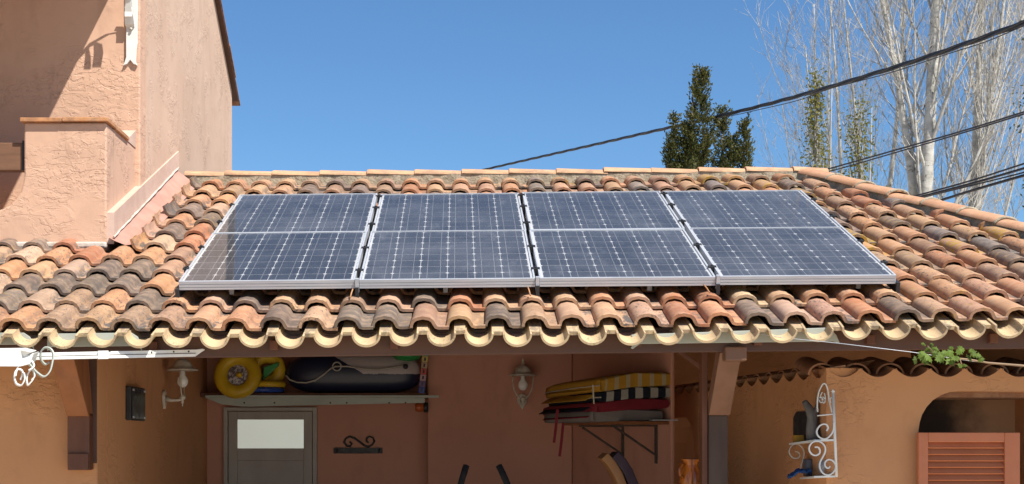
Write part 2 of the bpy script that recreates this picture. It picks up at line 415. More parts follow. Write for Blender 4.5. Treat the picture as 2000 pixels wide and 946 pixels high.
for row in range(0, 12):
    for k in range(-18, 22):
        u = PH+PITCH*k; v = row*GAUGE
        p = P(u, v)
        d_mid = p.y+.2
        if p.y+.36 > 10.2 and u < -2.12: 
            if not (p.y < 10.16 and u < -2.12): continue
            if u > -2.45 and p.y > 9.9 : continue
        if u-.075 > hip_x(p.y)-.21 : continue
        jit = Vector((R.gauss(0,.0022), R.gauss(0,.006), 0))
        a = R.gauss(0,.011); tl = R.gauss(0,.006); ro = R.gauss(0,.012)
        du = (sag(u+.1)-sag(u-.1))/.2
        Uu = (U+Vector((0,0,du))).normalized(); Nn = Uu.cross(V).normalized()
        M = Matrix((Uu, V, Nn)).transposed().to_4x4() @ Matrix.Rotation(a,4,'Z') @ Matrix.Rotation(tl,4,'X') @ Matrix.Rotation(ro,4,'Y')
        M.translation = p+Uu*jit.x+V*jit.y+Nn*abs(R.gauss(0,.0015))
        right = u > 2.45
        colr = pick(PALR if right or row > 9 else PAL)
        old = (right and row > 3 and R.random() < .55) or (row >= 10 and u > -1 and R.random() < .5)
        under = 2 < row < 7 and -1.45 < u < 2.33
        if under or not (-40 < px_of(p) < 2060):
            bb = bmesh.new(); bb.from_mesh(TM); bb.transform(M)
            me_t = bpy.data.meshes.new('t'); bb.to_mesh(me_t); bb.free(); hidden_bm.from_mesh(me_t); bpy.data.meshes.remove(me_t)
            continue
        me = TM_OLD if old else TM
        q = P(u+.14, v+.44)
        if u+.16 > hip_x(q.y)-.23 or u+.16 > hip_x(p.y)-.23:      # cut along the hip
            bb = bmesh.new(); bb.from_mesh(me)
            Mi = M.inverted(); co = Mi @ Vector((HIPA.x-.205, HIPA.y, p.z)); no = (Mi.to_3x3() @ hip_n)
            bmesh.ops.bisect_plane(bb, geom=bb.verts[:]+bb.edges[:]+bb.faces[:], plane_co=co, plane_no=no, clear_outer=True)
            if len(bb.faces) < 4: bb.free(); continue
            me = me.copy(); bb.to_mesh(me); bb.free()
        if row == 11: M = M @ Matrix.Diagonal((1,.70,1,1))
        o = inst('roof_tile', me, roof, M, colr); ntile += 1
for row in range(5, 12):       # cut pans with a turned-up edge along the house flashing
    p = P(PH+PITCH*-11, row*GAUGE+.03)
    M = Matrix((U, V, N)).transposed().to_4x4() @ Matrix.Rotation(R.gauss(0,.02),4,'Z'); M.translation = p+N*.004
    inst('edge_tile', TM_EDGE, roof, M, pick(PAL))
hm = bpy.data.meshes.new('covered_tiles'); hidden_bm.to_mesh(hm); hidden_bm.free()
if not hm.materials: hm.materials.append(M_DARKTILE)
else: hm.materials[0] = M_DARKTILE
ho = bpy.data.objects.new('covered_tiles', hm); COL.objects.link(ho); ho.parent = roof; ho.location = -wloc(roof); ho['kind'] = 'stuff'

# ---- cream eave troughs
def eave_mesh():
    b = MB(); n = 15; rx, rz, th = .077, .068, .009
    out = []; inn = []
    for i in range(n):
        a = PI*i/(n-1); out.append((-rx*math.cos(a), -rz*math.sin(a)-.002)); inn.append((-(rx-th)*math.cos(a), -(rz-th)*math.sin(a)+.002))
    y0, y1 = -.128, .30
    vs = [(x,y0,z) for x,z in out]+[(x,y0,z) for x,z in inn]+[(x,y1,z) for x,z in out]+[(x,y1,z) for x,z in inn]
    b.add(vs, [(i,i+1,n+i+1,n+i) for i in range(n-1)])
    b.add(vs, [(n+i,n+i+1,3*n+i+1,3*n+i) for i in range(n-1)]+[(i+1,i,2*n+i,2*n+i+1) for i in range(n-1)], True)
    b.add(vs, [(0,n,3*n,2*n),(n-1,3*n-1,4*n-1,2*n-1)])
    b.box(.073, .126, y0+.045, y1, -.020, .001)
    return b.mesh('eave_tile', M_CREAM)
EM = eave_mesh()
for k in range(-17, 22):
    u = PH+PITCH*(k+.52)
    p = P(u, R.gauss(0,.008), .019+R.gauss(0,.003))
    if px_of(p) < -90 or u > 4.2: continue
    M = Matrix((U, V, N)).transposed().to_4x4() @ Matrix.Rotation(R.gauss(0,.02),4,'Z') @ Matrix.Rotation(R.gauss(0,.025),4,'Y')
    M.translation = p; o = inst('eave_tile', EM, roof, M)

# ---- ridge
RZ = CAMH+(CY-344)/F*RID_D
def ridge_z(x): return RZ+TILT*.75*(x)
def cap_mesh(name, L, hw, hh, m, n=11, th=.014, lip=1):
    b = MB(); vs = []
    for (y, k, dz) in ((0,1+.10*lip,.010*lip),(.012,1+.13*lip,.014*lip),(.05,1+.11*lip,.011*lip),(L,.95,0)):
        for i in range(n):
            a = PI*i/(n-1); vs.append((-hw*k*math.cos(a), y, hh*k*math.sin(a)+dz))
    b.add(vs, [(r*n+q, r*n+q+1, (r+1)*n+q+1, (r+1)*n+q) for r in range(3) for q in range(n-1)], True)
    lo = []
    for y in (0, .1):
        for i in range(n):
            a = PI*i/(n-1); lo.append((-(hw*1.06-th)*math.cos(a), y, (hh*1.06-th)*math.sin(a)+.006))
    b.add(vs[:n]+lo, [(q+1,q,n+q,n+q+1) for q in range(n-1)]+[(n+q+1,n+q,2*n+q,2*n+q+1) for q in range(n-1)])
    return b.mesh(name, m)
CAP = cap_mesh('ridge_tile', .42, .098, .047, M_RIDGE, lip=.5)
HCAP = cap_mesh('hip_tile', .43, .098, .046, M_HIP, lip=.6)
x = RID_L; first = True
while x < RID_R-.2:
    L = .33 if first else .388
    M = Matrix(((0,-1,0),(1,0,0),(0,0,1))).transposed().to_4x4()   # local y runs along +X
    M = Matrix((Vector((0,-1,0)), Vector((1,0,0)), Vector((0,0,1)))).transposed().to_4x4() @ Matrix.Rotation(R.gauss(0,.005)-.002,4,'X') @ Matrix.Rotation(R.gauss(0,.010),4,'Z') @ (Matrix.Diagonal((1,.68,1,1)) if x > 2.6 else Matrix())
    M.translation = Vector((x, RID_D, ridge_z(x)+R.gauss(0,.002)))
    inst('ridge_tile', CAP, roof, M); x += L; first = False
mo = MB()
nseg = 60
for i in range(nseg):          # uneven mortar bed under the ridge caps
    xa, xb = RID_L+(RID_R+.0-RID_L)*i/nseg, RID_L+(RID_R-RID_L)*(i+1)/nseg
    def yy(xx, z): return RID_D-.092-.010*noise.noise(Vector((xx*9, z*20, 0)))-.006*noise.noise(Vector((xx*30, z*40, 3)))
    zz = [ridge_z(xa)-.12, ridge_z(xa)-.06, ridge_z(xa)+.004]
    for j in range(2):
        mo.add([(xa,yy(xa,j),zz[j]),(xb,yy(xb,j),zz[j]),(xb,yy(xb,j+1),zz[j+1]),(xa,yy(xa,j+1),zz[j+1])], [(0,1,2,3)], True)
mo.box(RID_L, RID_R, RID_D-.07, RID_D+.09, RZ-.16, RZ-.02)
mo.build('ridge_mortar', M_MORTAR, roof)
# ---- hip
def roof_z(x, d): return B0.z+(d-B0.y)*.35+TILT*x+sag(x)
hA = Vector((HIPA.x, HIPA.y, roof_z(*HIPA)+.040)); hB = Vector((HIPB.x, HIPB.y, roof_z(*HIPB)+.042))
hd = (hB-hA); hl = hd.length; hd.normalize(); hs = hd.cross(Vector((0,0,1))).normalized(); hu = hs.cross(hd)
s = 0.0; lst = []
while s < hl-.1: lst.append(s); s += .395
for s in lst:
    # each cap laps over the one below it: its open end looks downhill
    c = hA+hd*(s+.405)
    M = Matrix((hs, -hd, hu)).transposed().to_4x4() if hs.cross(-hd).dot(hu) > 0 else Matrix((-hs, -hd, hu)).transposed().to_4x4()
    M = M @ Matrix.Rotation(R.gauss(0,.012),4,'X') @ Matrix.Rotation(R.gauss(0,.014),4,'Z'); M.translation = c+hu*R.gauss(0,.004)
    inst('hip_tile', HCAP, roof, M)
hm2 = MB()
for s in lst[:-1]:
    c = hA+hd*(s+.400)
    hm2.tube([c+hs*(.104*math.cos(PI*i/10))+hu*(.054*math.sin(PI*i/10)-.002)+hd*(.006*noise.noise(Vector((s*7,i*.9,1)))) for i in range(11)], [.011+.005*noise.noise(Vector((s*5,i*1.1,3))) for i in range(11)], 5)
L_ = -hs if hs.x > 0 else hs
ns = 70
for i in range(ns):
    a, b_ = hA+hd*(hl*i/ns-.05), hA+hd*(hl*(i+1)/ns-.05)
    for side in (1,-1):
        def off(q, z): return L_*side*(os_[z]+.010*noise.noise(Vector((q.y*9, z*20, side)))+.006*noise.noise(Vector((q.y*30, z*40, 3))))
        zs = (-.100, -.055, .010); os_ = (.21, .105, .080)
        for j in range(2):
            hm2.add([a+off(a,j)+Vector((0,0,zs[j])), b_+off(b_,j)+Vector((0,0,zs[j])), b_+off(b_,j+1)+Vector((0,0,zs[j+1])), a+off(a,j+1)+Vector((0,0,zs[j+1]))], [(0,1,2,3)], True)
a = hA-hd*.055
hm2.add([a+L_*.09+Vector((0,0,-.13)), a-L_*.09+Vector((0,0,-.13)), a-L_*.09, a-L_*.05+hu*.035, a+hu*.045, a+L_*.05+hu*.035, a+L_*.09], [(0,1,2,3,4,5,6)])
hm2.build('hip_mortar', M_MORTAR, roof)

# ---- fascia, trims, rafter tails
f_ = MB()
f_.hexa([Vector((x, y, CAMH+z+TILT*1.15*x)) for x in (-6, 4.3) for y in (8.305, 8.345) for z in (.462, .575)])
f_.build('fascia_board', M_FASCIA, outb, .004)
sf = MB(); sf.hexa([Vector((x, y, CAMH+z+TILT*x)) for x in (-6,4.3) for y in (8.35, 8.40) for z in (.50,.60)])
sf.build('eave_batten', M_FASCIA, outb)
rt = MB().mesh
for px in (300, 535, 770, 1004, 1245, 1480, 1700, 1940):
    b = MB(); x = xat(px, 8.28)
    b.box(x-.022, x+.022, 8.262, 8.304, zat(680,8.28)+TILT*(x), zat(662,8.28)+TILT*x)
    b.build('rafter_tail', M_DARKWOOD, outb, .003)
def trim(px0, px1, yt0, yb0, yt1, yb1, d, tail):
    b = MB(); pts = [at(px0,yt0,d), at(px1,yt1,d), at(px1,yb1+1,d)]
    if tail: pts += [at(px1-6,yb1-7,d), at(px1-14,yb1-9,d)] if False else [at(px1-4,yb1-5,d), at(px1-12,yb1-9,d)]
    pts += [at(px0,yb0,d)]
    pts = [at(px0,yt0,d), at(px1-20,yt1,d), at(px1-8,yt1+8,d), at(px1-1,yb1-9,d), at(px1,yb1+1,d), at(px1-5,yb1-6,d), at(px1-14,yb1-9,d), at(px0+8,yb0-8,d), at(px0,yb0,d)]
    b.prism(pts, (0,.012,0)); return b.build('eave_trim', M_TRIM, outb, .002)
trim(-60, 66, 650, 682, 650, 682, 8.255, True)
trim(92, 277, 652, 686, 650, 685, 8.255, True)
b = MB(); d = 8.255
b.prism([at(1233,654,d), at(1620,640,d), at(1634,655,d), at(1641,672,d), at(1628,667,d), at(1250,672,d), at(1236,682,d), at(1232,680,d), at(1238,670,d)], (0,.012,0))
b.build('eave_trim', M_TRIM, outb, .002)

# ------------------------------------------------------------------ outbuilding walls, post, door
XL = xat(190, 8.9)
b = MB(); b.box(-6, XL, 8.9, 9.15, -.2, P(0,.7).z-.12); b.build('front_wall', STUC_L, outb, .015)
b = MB(); b.prism([(XL,9.15,-.2),(XL,12.95,-.2),(XL,12.95,roof_z(XL,12.6)-.16),(XL,9.15,roof_z(XL,9.15)-.16)], (-.22,0,0)); b.build('side_wall', STUC_L, outb, fix=True)
DW = 12.74
b = MB(); b.box(XL-.2, .1, DW, DW+.2, -.2, 3.7); b.build('door_wall', STUC_IN, outb)
LWX0, LWX1, LWD = xat(835,12.5), .90, 12.5
b = MB(); b.box(LWX0, LWX1, LWD, DW-.005, -.2, 3.65); b.box(.1, 1.2, DW, DW+.2, -.2, 3.6); b.build('lamp_wall', STUC_IN, outb, .012)
WA, WB = Vector((.90,12.5,0)), Vector((1.5,11.0,0)); WD = (WB-WA).normalized(); WN = Vector((WD.y, -WD.x, 0))
if WN.x > 0: WN = -WN
b = MB(); b.prism([WA, WB, WB-WN*.03, WA-WN*.15+Vector((0,.1,0))], (0,0,3.2)); b.build('shelf_wall', STUC_IN, outb, .01)
b = MB(); b.box(1.1, 4.1, 13.2, 13.4, -.2, 3.0); b.build('rear_wall', STUC_L, outb)
b = MB(); b.box(3.1, 5.0, 10.4, 10.6, -.2, 2.75); b.build('rear_wall', STUC_L, outb)
# door
door = MB(); x0, x1, zt = xat(438,DW), xat(620,DW), zat(796,DW)
door.box(x0, x0+.035, DW-.05, DW-.002, 0, zt); door.box(x1-.035, x1, DW-.05, DW-.002, 0, zt); door.box(x0+.035, x1-.035, DW-.05, DW-.002, zt-.03, zt)
do = door.build('door', M_DOORFR, outb, .004)
lx0, lx1 = x0+.04, x1-.04; pz0, pz1 = zat(876,DW), zat(820,DW); px0, px1 = xat(465,DW), xat(594,DW)
b = MB(); dy0, dy1 = DW-.036, DW-.006
b.box(lx0, px0, dy0, dy1, .02, zt-.036); b.box(px1, lx1, dy0, dy1, .02, zt-.036); b.box(px0, px1, dy0, dy1, pz1, zt-.036)
b.box(px0, px1, dy0, dy1, pz0-.1, pz0); b.box(px0, px1, dy0+.010, dy1, .02, pz0-.1)
b.build('door_leaf', M_DOOR, do, .003)
b = MB(); b.box(px0, px1, dy0+.012, dy0+.018, pz0, pz1); b.build('frosted_pane', M_PANE, do)
b = MB(); b.tube([(lx1-.05,dy0,1.02),(lx1-.05,dy0-.05,1.02),(lx1-.16,dy0-.05,1.02)], .009); b.build('handle', M_BRACKET, do)

def timber_bracket(px0, px1, d, ytop, ybend, ybot, out_d, foot):
    x0, x1 = xat(px0,d), xat(px1,d)
    zb = zat(ybend,d); z_out = CAMH+.47
    b = MB(); b.box(x0, x1, d-.10, d-.002, zat(ybot,d), zb+.02)
    if foot: b.box(x0+.004, x1-.004, d-.115, d-.004, zat(ybot,d), zat(ybot-33,d))
    p = b.build('post', M_DARKWOOD if foot else M_GREYWOOD, outb, .006)
    q = MB()
    q.hexa([Vector((x,y+o,z)) for x in (x0,x1) for (y,z,o) in ((d-.12,zb,0),(out_d,z_out,0),(d-.12,zb,.11),(out_d,z_out,.36))])
    q.build('brace', M_ORANGEWOOD, outb, .006, fix=True)
b = MB(); b.box(xat(150,8.9), xat(190,8.9), 8.884, 8.899, zat(905,8.9), CAMH+.6); b.build('backing_shade_board', M_FASCIA, outb, .003)  # board widened behind the brace, dark colour standing in for the recess shade
timber_bracket(140, 183, 8.9, 700, 814, 918, 8.42, True)
d = 8.9; x0, x1 = xat(1379,d), xat(1416,d)
b = MB(); b.box(x0, x1, d-.1, d+.02, 0, zat(812,d)); b.build('post', M_GREYWOOD, outb, .006)
q = MB()
q.hexa([Vector((x,y,z)) for x in (x0,x1+.012) for (y,z) in ((d-.105,zat(812,d)),(8.42,CAMH+.48),(d+.03,zat(812,d)),(8.56,CAMH+.50))])
q.build('brace', M_BROWNWOOD, outb, .005, fix=True)
b = MB(); b.box(x0-.035, x0-.003, d-.08, d+.03, 1.2, CAMH+.62); b.build('post_board', M_DARKWOOD, outb, .003)
b = MB(); b.obox(at(1348,703,9.2), (1,0,-.75), (0,1,0), (.75,0,1), .13, .03, .012); b.build('brace', M_DARKWOOD, outb, .003)
b = MB(); c = at(1431,692,8.36); b.box(c.x-.058, c.x+.058, 8.25, 8.36, zat(706,8.3), zat(678,8.3)); b.build('beam_end', M_BROWNWOOD, outb, .008)
# porch beam behind the fascia
b = MB(); b.box(XL, 4.2, 8.62, 8.74, CAMH+.60, CAMH+.70); b.build('porch_beam', M_DARKWOOD, outb, .005)

# ------------------------------------------------------------------ tall house
XS = -2.335
house = thing('house', 'tall salmon stucco house with balcony pier rising left of the tiled roof', 'house', (-4, 12, 0))
FD = 11.15
rake0 = (15.6, zat(180,15.6)); rs = .565
def rake(d): return rake0[1]+(rake0[0]-d)*rs
b = MB(); b.prism([(XS,FD+.2,2.5),(XS,15.6,.0),(XS,15.6,rake(15.6)),(XS,FD+.2,rake(FD+.2))], (-.25,0,0)); b.build('side_wall', STUC_S, house)
b = MB(); b.box(-7, XS, FD, FD+.2, 2.3, 8.0); b.build('front_wall', STUC_T, house, .012)
b = MB(); b.box(-7, XS-.3, 15.3, 15.6, 0, rake(15.6)-.05); b.build('back_wall', STUC_T, house)
# gable roof and verge
b = MB(); OV = .055
b.prism([(XS+OV-.006,15.72,rake(15.72)),(XS+OV-.006,FD-.2,rake(FD-.2)),(XS+OV-.006,FD-.2,rake(FD-.2)+.022),(XS+OV-.006,15.72,rake(15.72)+.022)], (-4.6,0,0))
gr = b.build('gable_roof', M_FASCIA, house)
nv = 13
for i in range(nv):
    da = 15.82-.36*i
    za, zb = rake(da)+.015, rake(da-.40)+.055
    b = MB(); x1_, x0_ = XS+OV+R.uniform(.000,.010), XS-.12
    b.hexa([Vector((x,y,z)) for x in (x0_,x1_) for (y,z) in ((da,za+.014),(da,za+.036),(da-.40,zb-.030),(da-.40,zb-.008))])
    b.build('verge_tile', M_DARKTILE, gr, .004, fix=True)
# balcony front with pier and swept opening
PD = 10.25
zt = zat(240,PD); x47, x208 = xat(47,PD), xat(208,PD)
poly = [(-7,zat(412,PD)), (xat(-30,PD),zat(412,PD))]
poly += [(xat(px,PD),zat(py,PD)) for px,py in ((-8,412),(6,408),(20,400),(31,389),(40,375),(45,358),(47,340))]
poly += [(x47,zt),(x208,zt),(x208,zat(490,PD)),(-7,zat(490,PD))]
b = MB(); b.prism([Vector((x,PD,z)) for x,z in poly][::-1], (0,.22,0))
pier = b.build('balcony_wall', STUC_T, house, .012, fix=True)
b = MB(); b.box(x208-.2, x208, PD+.20, FD, zat(500,PD), zt); b.build('balcony_wall', STUC_T, house, .006)
def coping(c0, c1, wdir, hw):
    c0 = Vector(c0); c1 = Vector(c1); b = MB(); b.obox((c0+c1)/2, c1-c0, wdir, (0,0,1), (c1-c0).length/2-.002, hw, .014); return b.build('coping_tile', M_COPING, pier, .004)
zc = zt+.014
xm = xat(123,PD)
coping((x47-.02,PD+.10,zc),(xm,PD+.10,zc),(0,1,0),.135); coping((xm,PD+.10,zc+.003),(x208+.018,PD+.10,zc+.003),(0,1,0),.135)
coping((x208-.10,PD+.24,zc),(x208-.10,PD+.62,zc),(1,0,0),.118)
b = MB(); b.prism([(x208+.005,PD+.60,zt+.002),(x208+.005,FD-.003,zt+.13),(x208+.005,FD-.003,zt+.002)], (-.16,0,0)); b.build('plaster_weathering', M_WHITEPL, house, fix=True)
b = MB(); b.box(-7, -3.55, PD, PD+.22, zat(412,PD)+.001, zt+.1); b.build('added_shade_parapet', STUC_T, house)  # unseen parapet, added to keep bounced light off the shaded wall
b = MB(); b.box(-4.6, -4.4, 8.7, FD-.003, zat(412,PD), CAMH+3.655); b.build('added_shade_end_wall', STUC_T, house)  # end wall added out of view to darken the balcony
b = MB(); b.box(-7, x208-.2, PD+.22, FD, zat(420,PD)-.12, zat(420,PD)); b.build('balcony_floor', STUC_T, house)
b = MB(); zz = zat(276,PD); b.box(-7, xat(40,PD), PD+.05, PD+.13, zat(331,PD), zz); b.build('rail_beam', M_RAIL, house, .006)
b = MB(); b.box(xat(40,PD), x47-.001, PD+.04, PD+.14, zat(331,PD), zz+.012); b.build('rail_socket', M_IRON, house)
# roof of the balcony, above the picture, overhang lengthened to darken the wall
b = MB(); b.box(-7, XS+.0, 8.7, FD-.002, CAMH+3.66, CAMH+3.86); b.build('balcony_roof', M_DARKTILE, house)
b = MB(); b.box(-7, XS, 8.7, 8.9, CAMH+3.05, CAMH+3.655); b.build('added_shade_lintel', STUC_T, house)  # lintel added out of view to block sky light from the wall
# skirting mortar below the pier and the sloped band along the roof
b = MB(); b.box(-7, x208+.01, PD-.05, PD-.001, zat(486,PD), zat(474,PD)); b.build('mortar_ledge', M_SKIRT, house, .012)
vA, vB = vd(PD)+.0, vd(12.62)
b = MB(); xb = XS+.012
b.prism([(xb,PD+.01,P(0,vA).z+TILT*xb+.05),(xb,12.62,P(0,vB).z+TILT*xb+.09),(xb,12.62,P(0,vB).z+TILT*xb+.285),(xb,PD+.01,P(0,vA).z+TILT*xb+.26)], (-.05,0,0))
b.build('plaster_skirt', M_WHITEPL, house, fix=True)
b = MB()
for i in range(24):
    va, vb = vA-.02+(vB-vA-.02)*i/24, vA-.02+(vB-vA-.02)*(i+1)/24
    def e(v, u, w): return P(u+.012*noise.noise(Vector((v*4,u,0))), v, w, False)
    f0, f1 = i/24, (i+1)/24
    def us(f): return ((XS-.01,.10+.06*f),(XS+.03,.075+.045*f),(XS+.10,.045+.02*f),(XS+.165,.050),(XS+.19,.03))
    ua, ub = us(f0), us(f1)
    for j in range(4): b.add([e(va,*ua[j]), e(va,*ua[j+1]), e(vb,*ub[j+1]), e(vb,*ub[j])], [(0,1,2,3)], True)
b.build('flashing', M_FLASH, house, fix=True)
b = MB(); pth = [P(XS+.02+.006*noise.noise(Vector((i*.7,0,0))), vA+(vB-vA)*i/24, .095+.055*i/24, False) for i in range(25)]
b.tube(pth, [.008+.004*noise.noise(Vector((i*1.3,5,0))) for i in range(25)], 6); b.build('mortar_seam', M_SKIRT, house)

# white ornamental strap bracket under the balcony roof
brk = thing('strap_bracket', 'white iron strap bracket with fishtail end on the upper house wall', 'bracket', (xat(257,FD), FD, zat(128,FD)))
dS = FD-.012
b = MB(); L = []
pts = [(246,-120),(246,112),(243,122),(240,128),(248,125),(254,117),(260,125),(268,128),(265,121),(266,100),(268,85),(269,-120)]
b.prism([at(px,py,dS-.012) for px,py in pts], (0,.022,0)); b.build('strap', M_WHITEMET, brk, .003)
def sz(q): return [Vector((xat(256,FD), FD-.02-s_, CAMH+z_)) for s_, z_ in q]
b = MB(); flat = [(-1,-.12),(1,-.12),(1,.12),(-1,.12)]
b.sweep(sz([(.0,2.99),(.03,3.01),(.060,3.07),(.085,3.15),(.17,3.29),(.30,3.46),(.42,3.56),(.60,3.655)]), flat, (1,0,0), smooth=False, scale=[.03,.034,.030,.016,.014,.014,.016,.02])
b.sweep(sz([(.10,3.19),(.075,3.17),(.060,3.12),(.070,3.05)]), flat, (1,0,0), smooth=False, scale=[.014,.024,.030,.026])
b.sweep(sz([(.31,3.46),(.275,3.42),(.245,3.35),(.240,3.28),(.255,3.21)]), flat, (1,0,0), smooth=False, scale=[.012,.020,.028,.032,.030])
b.sweep(sz([(.33,3.48),(.325,3.40),(.33,3.33)]), flat, (1,0,0), smooth=False, scale=[.012,.020,.024])
b.build('scroll_arm', M_WHITEMET, brk)
b = MB(); c = at(256,57,dS-.024); b.lathe([(.012,0),(.010,.008),(0,.010)], Matrix.Translation(c) @ Matrix.Rotation(PI/2,4,'X'), 8); b.build('bolt', M_CAGE, brk)

# ------------------------------------------------------------------ solar panels
PW, PL, PT = .994, 1.281, .050
V0, WT = .497, .172
V2 = (V+N*.0105).normalized(); N2 = U.cross(V2).normalized(); O2 = B0+V*V0
def PP(u, v, w=0): return O2+U*u+V2*(v-V0)+N2*w
def panel_frame_mesh():
    b = MB(); r = .010
    for (x0,x1,y0,y1) in ((0,r,0,PL),(PW-r,PW,0,PL),(r,PW-r,0,r),(r,PW-r,PL-r,PL)):
        b.box(x0,x1,y0,y1,-PT,0)
    b.box(.001,PW-.001,-.006,0,-.017,-.001); b.box(.001,PW-.001,-.006,0,-.034,-.021); b.box(.001,PW-.001,-.006,0,-.050,-.038)
    return b.mesh('frame', M_ALU)
FM = panel_frame_mesh()
bk = MB(); bk.box(.012,PW-.012,.012,PL-.012,-.012,-.008); BM_ = bk.mesh('backsheet', M_BACK)
gls = []
for gm in GLASS:
    gb = MB(); gb.add([(.012,.012,-.003),(PW-.012,.012,-.003),(PW-.012,PL-.012,-.003),(.012,PL-.012,-.003)], [(0,1,2,3)]); gls.append(gb.mesh('cover_glass', gm))
cb = MB(); h, c_ = .0772, .011
hy = .0743
cb.add([(-h+c_,-hy,0),(h-c_,-hy,0),(h,-hy+c_,0),(h,hy-c_,0),(h-c_,hy,0),(-h+c_,hy,0),(-h,hy-c_,0),(-h,-hy+c_,0)], [tuple(range(8))]); CM = cb.mesh('solar_cell', M_CELL)
names_col = ['far left','second from left','third from left','far right']
for ci in range(4):
    for ri in range(2):
        u0 = -1.597+1.019*ci; v0 = V0+ri*(PL+.005)
        o0 = PP(u0, v0, WT+R.uniform(-.002,.002))
        lab = 'solar panel in the %s column, %s row, silver frame' % (names_col[ci], 'upper' if ri else 'lower')
        t = thing('solar_panel', lab, 'solar panel', o0, 'solar panels on the tiled roof')
        Rm = Matrix((U,V2,N2)).transposed().to_4x4() @ Matrix.Rotation(R.gauss(0,.0016),4,'X') @ Matrix.Rotation(R.gauss(0,.002),4,'Y')
        t.rotation_euler = Rm.to_euler()
        def ch(name, me, loc=(0,0,0)):
            o = bpy.data.objects.new(name, me); COL.objects.link(o); o.parent = t; o.location = loc; return o
        ch('frame', FM); ch('backsheet', BM_); ch('cover_glass', gls[1 if ci == 3 or R.random() < .3 else 0])
        for i in range(6):
            for j in range(8):
                ch('solar_cell', CM, (PW/2+(i-2.5)*.1578, PL/2+(j-3.5)*.1568, -.0065))
# rails running up the slope, with black clamps
for i in range(5):
    u = -1.597+1.019*i-.0125 + (.006 if i == 0 else 0)
    if i == 4: u = 2.463
    if i == 0: u = -1.606
    t = thing('mounting_rail', ('black clamped panel rail along the left edge of the solar array' if i == 0 else 'black clamped panel rail along the right edge of the solar array' if i == 4 else
        'black clamped panel rail between %s and %s panel columns' % (names_col[i-1], names_col[i])), 'rail', PP(u,V0,.10), 'rails of the solar array')
    b = MB(); c = PP(u,V0+PL,.088); b.obox(c, U, V, N, .010, PL+.03, .030); b.build('rail', M_BLACK, t)
    if 0 < i < 4:
        b = MB(); b.obox(PP(u,V0-.006,.140), U, V, N, .0105, .012, .040); b.build('end_cap', M_ALU, t, .001)
        b = MB(); b.tube([P(u+.004*math.sin(q),V0+.1+q*.12,.135+.006*math.sin(q*2.1),False) for q in range(21)], .006, 6); b.build('cable', M_RUBBER, t)
    for v in (.22, .80, 1.50, 2.05, 2.46) if 0 < i < 4 else (.30, .86, 1.62, 2.2):
        b = MB(); q = PP(u,V0+v,WT+.002)
        b.obox(q, U, V, N, .024 if 0 < i < 4 else .018, .017, .005); b.obox(q-N*.03, U, V, N, .011, .017, .03)
        b.lathe([(.009,0),(.009,.008),(0,.010)], Matrix.Translation(q+N*.004) @ N.to_track_quat('Z','Y').to_matrix().to_4x4(), 6)
        b.build('clamp', M_BLACK, t, .002)
for i, px in enumerate((445, 870, 1275, 1690)):        # short feet seen in the shade under the front edge
    x = xat(px, 8.7); t = P(x, V0+.16, .10, False)
    b = MB(); b.obox(t, U, V, N, .013, .012, .045); o = b.build('panel_foot', M_ALU, None)
    tag(o, 'grey metal foot under the front edge of the %s panel' % ('far left','second','third','far right')[i], 'bracket', 'feet of the solar array')
for i, (pa, pb) in enumerate(((at(689,565,8.66), at(684,582,8.58)), (at(1031,561,8.66), at(1036,578,8.58)), (at(1374,556,8.66), at(1386,572,8.58)))):
    b = MB(); b.tube([pa, (pa+pb)/2+Vector((0,0,.004)), pb], .004, 6); o = b.build('hook_strip', M_COPING)
    tag(o, 'small copper strip on the tile below the %s gap between panels' % ('left','middle','right')[i], 'strip', 'copper strips under the solar array')

# ------------------------------------------------------------------ overhead cables
def cable(name, label, pts, r, strands=1, twist=0, group=None):
    P_ = [at(*p) for p in pts]; b = MB()
    # smooth path through the points
    path = []
    for i in range(len(P_)-1):
        p0, p1, p2, p3 = P_[max(0,i-1)], P_[i], P_[i+1], P_[min(len(P_)-1,i+2)]
        n = 14 if strands == 1 else 40
        for j in range(n):
            t = j/n
            path.append(.5*((2*p1)+(p2-p0)*t+(2*p0-5*p1+4*p2-p3)*t*t+(3*p1-p0-3*p2+p3)*t**3))
    path.append(P_[-1])
    if strands == 1: b.tube(path, r, 6); o = b.build(name, M_RUBBER); return tag(o, label, 'cable', group)
    t = thing(name, label, 'cable', path[0], group)
    for s in range(strands):
        b = MB(); q = []; L = 0
        for i, p in enumerate(path):
            if i: L += (p-path[i-1]).length
            a = 2*PI*(L/twist+s/strands); tt = (path[min(i+1,len(path)-1)]-path[max(i-1,0)]).normalized()
            s1 = tt.cross(Vector((0,0,1))).normalized(); s2 = s1.cross(tt)
            q.append(p+s1*(r*1.05*math.cos(a))+s2*(r*1.05*math.sin(a)))
        b.tube(q, r, 6); b.build('strand', M_RUBBER, t)
    return t
cable('power_cable', 'thick twisted black cable crossing the sky from ridge to top right', [(700,390,48.1),(945,332,38.8),(1200,274,30.2),(1475,210,23.2),(1750,131,18.0),(2000,45,14.6),(2160,-18,13.0),(2500,-172,10.4),(2900,-400,8.6)], .0150, 3, 2.6)
cable('thin_cable', 'thin black wire hanging loosely along the thick twisted cable', [(1300,250,27.6),(1420,228,24.8),(1480,215,23.2),(1560,196,21.5),(1620,174,20.3),(1740,142,18.1),(1850,106,16.4),(1925,82,15.5),(2000,51,14.6),(2160,-10,13.0),(2500,-164,10.4),(2900,-392,8.6)], .0058)
cable('paired_cable', 'upper black wire of the pair rising right from ridge end', [(1500,362,24),(1615,331,22),(1740,296,20),(1870,259,18),(2000,219,16.4),(2150,170,15),(2500,45,12.8),(2900,-130,11)], .011, 1, 0, 'pair of wires behind the roof corner')
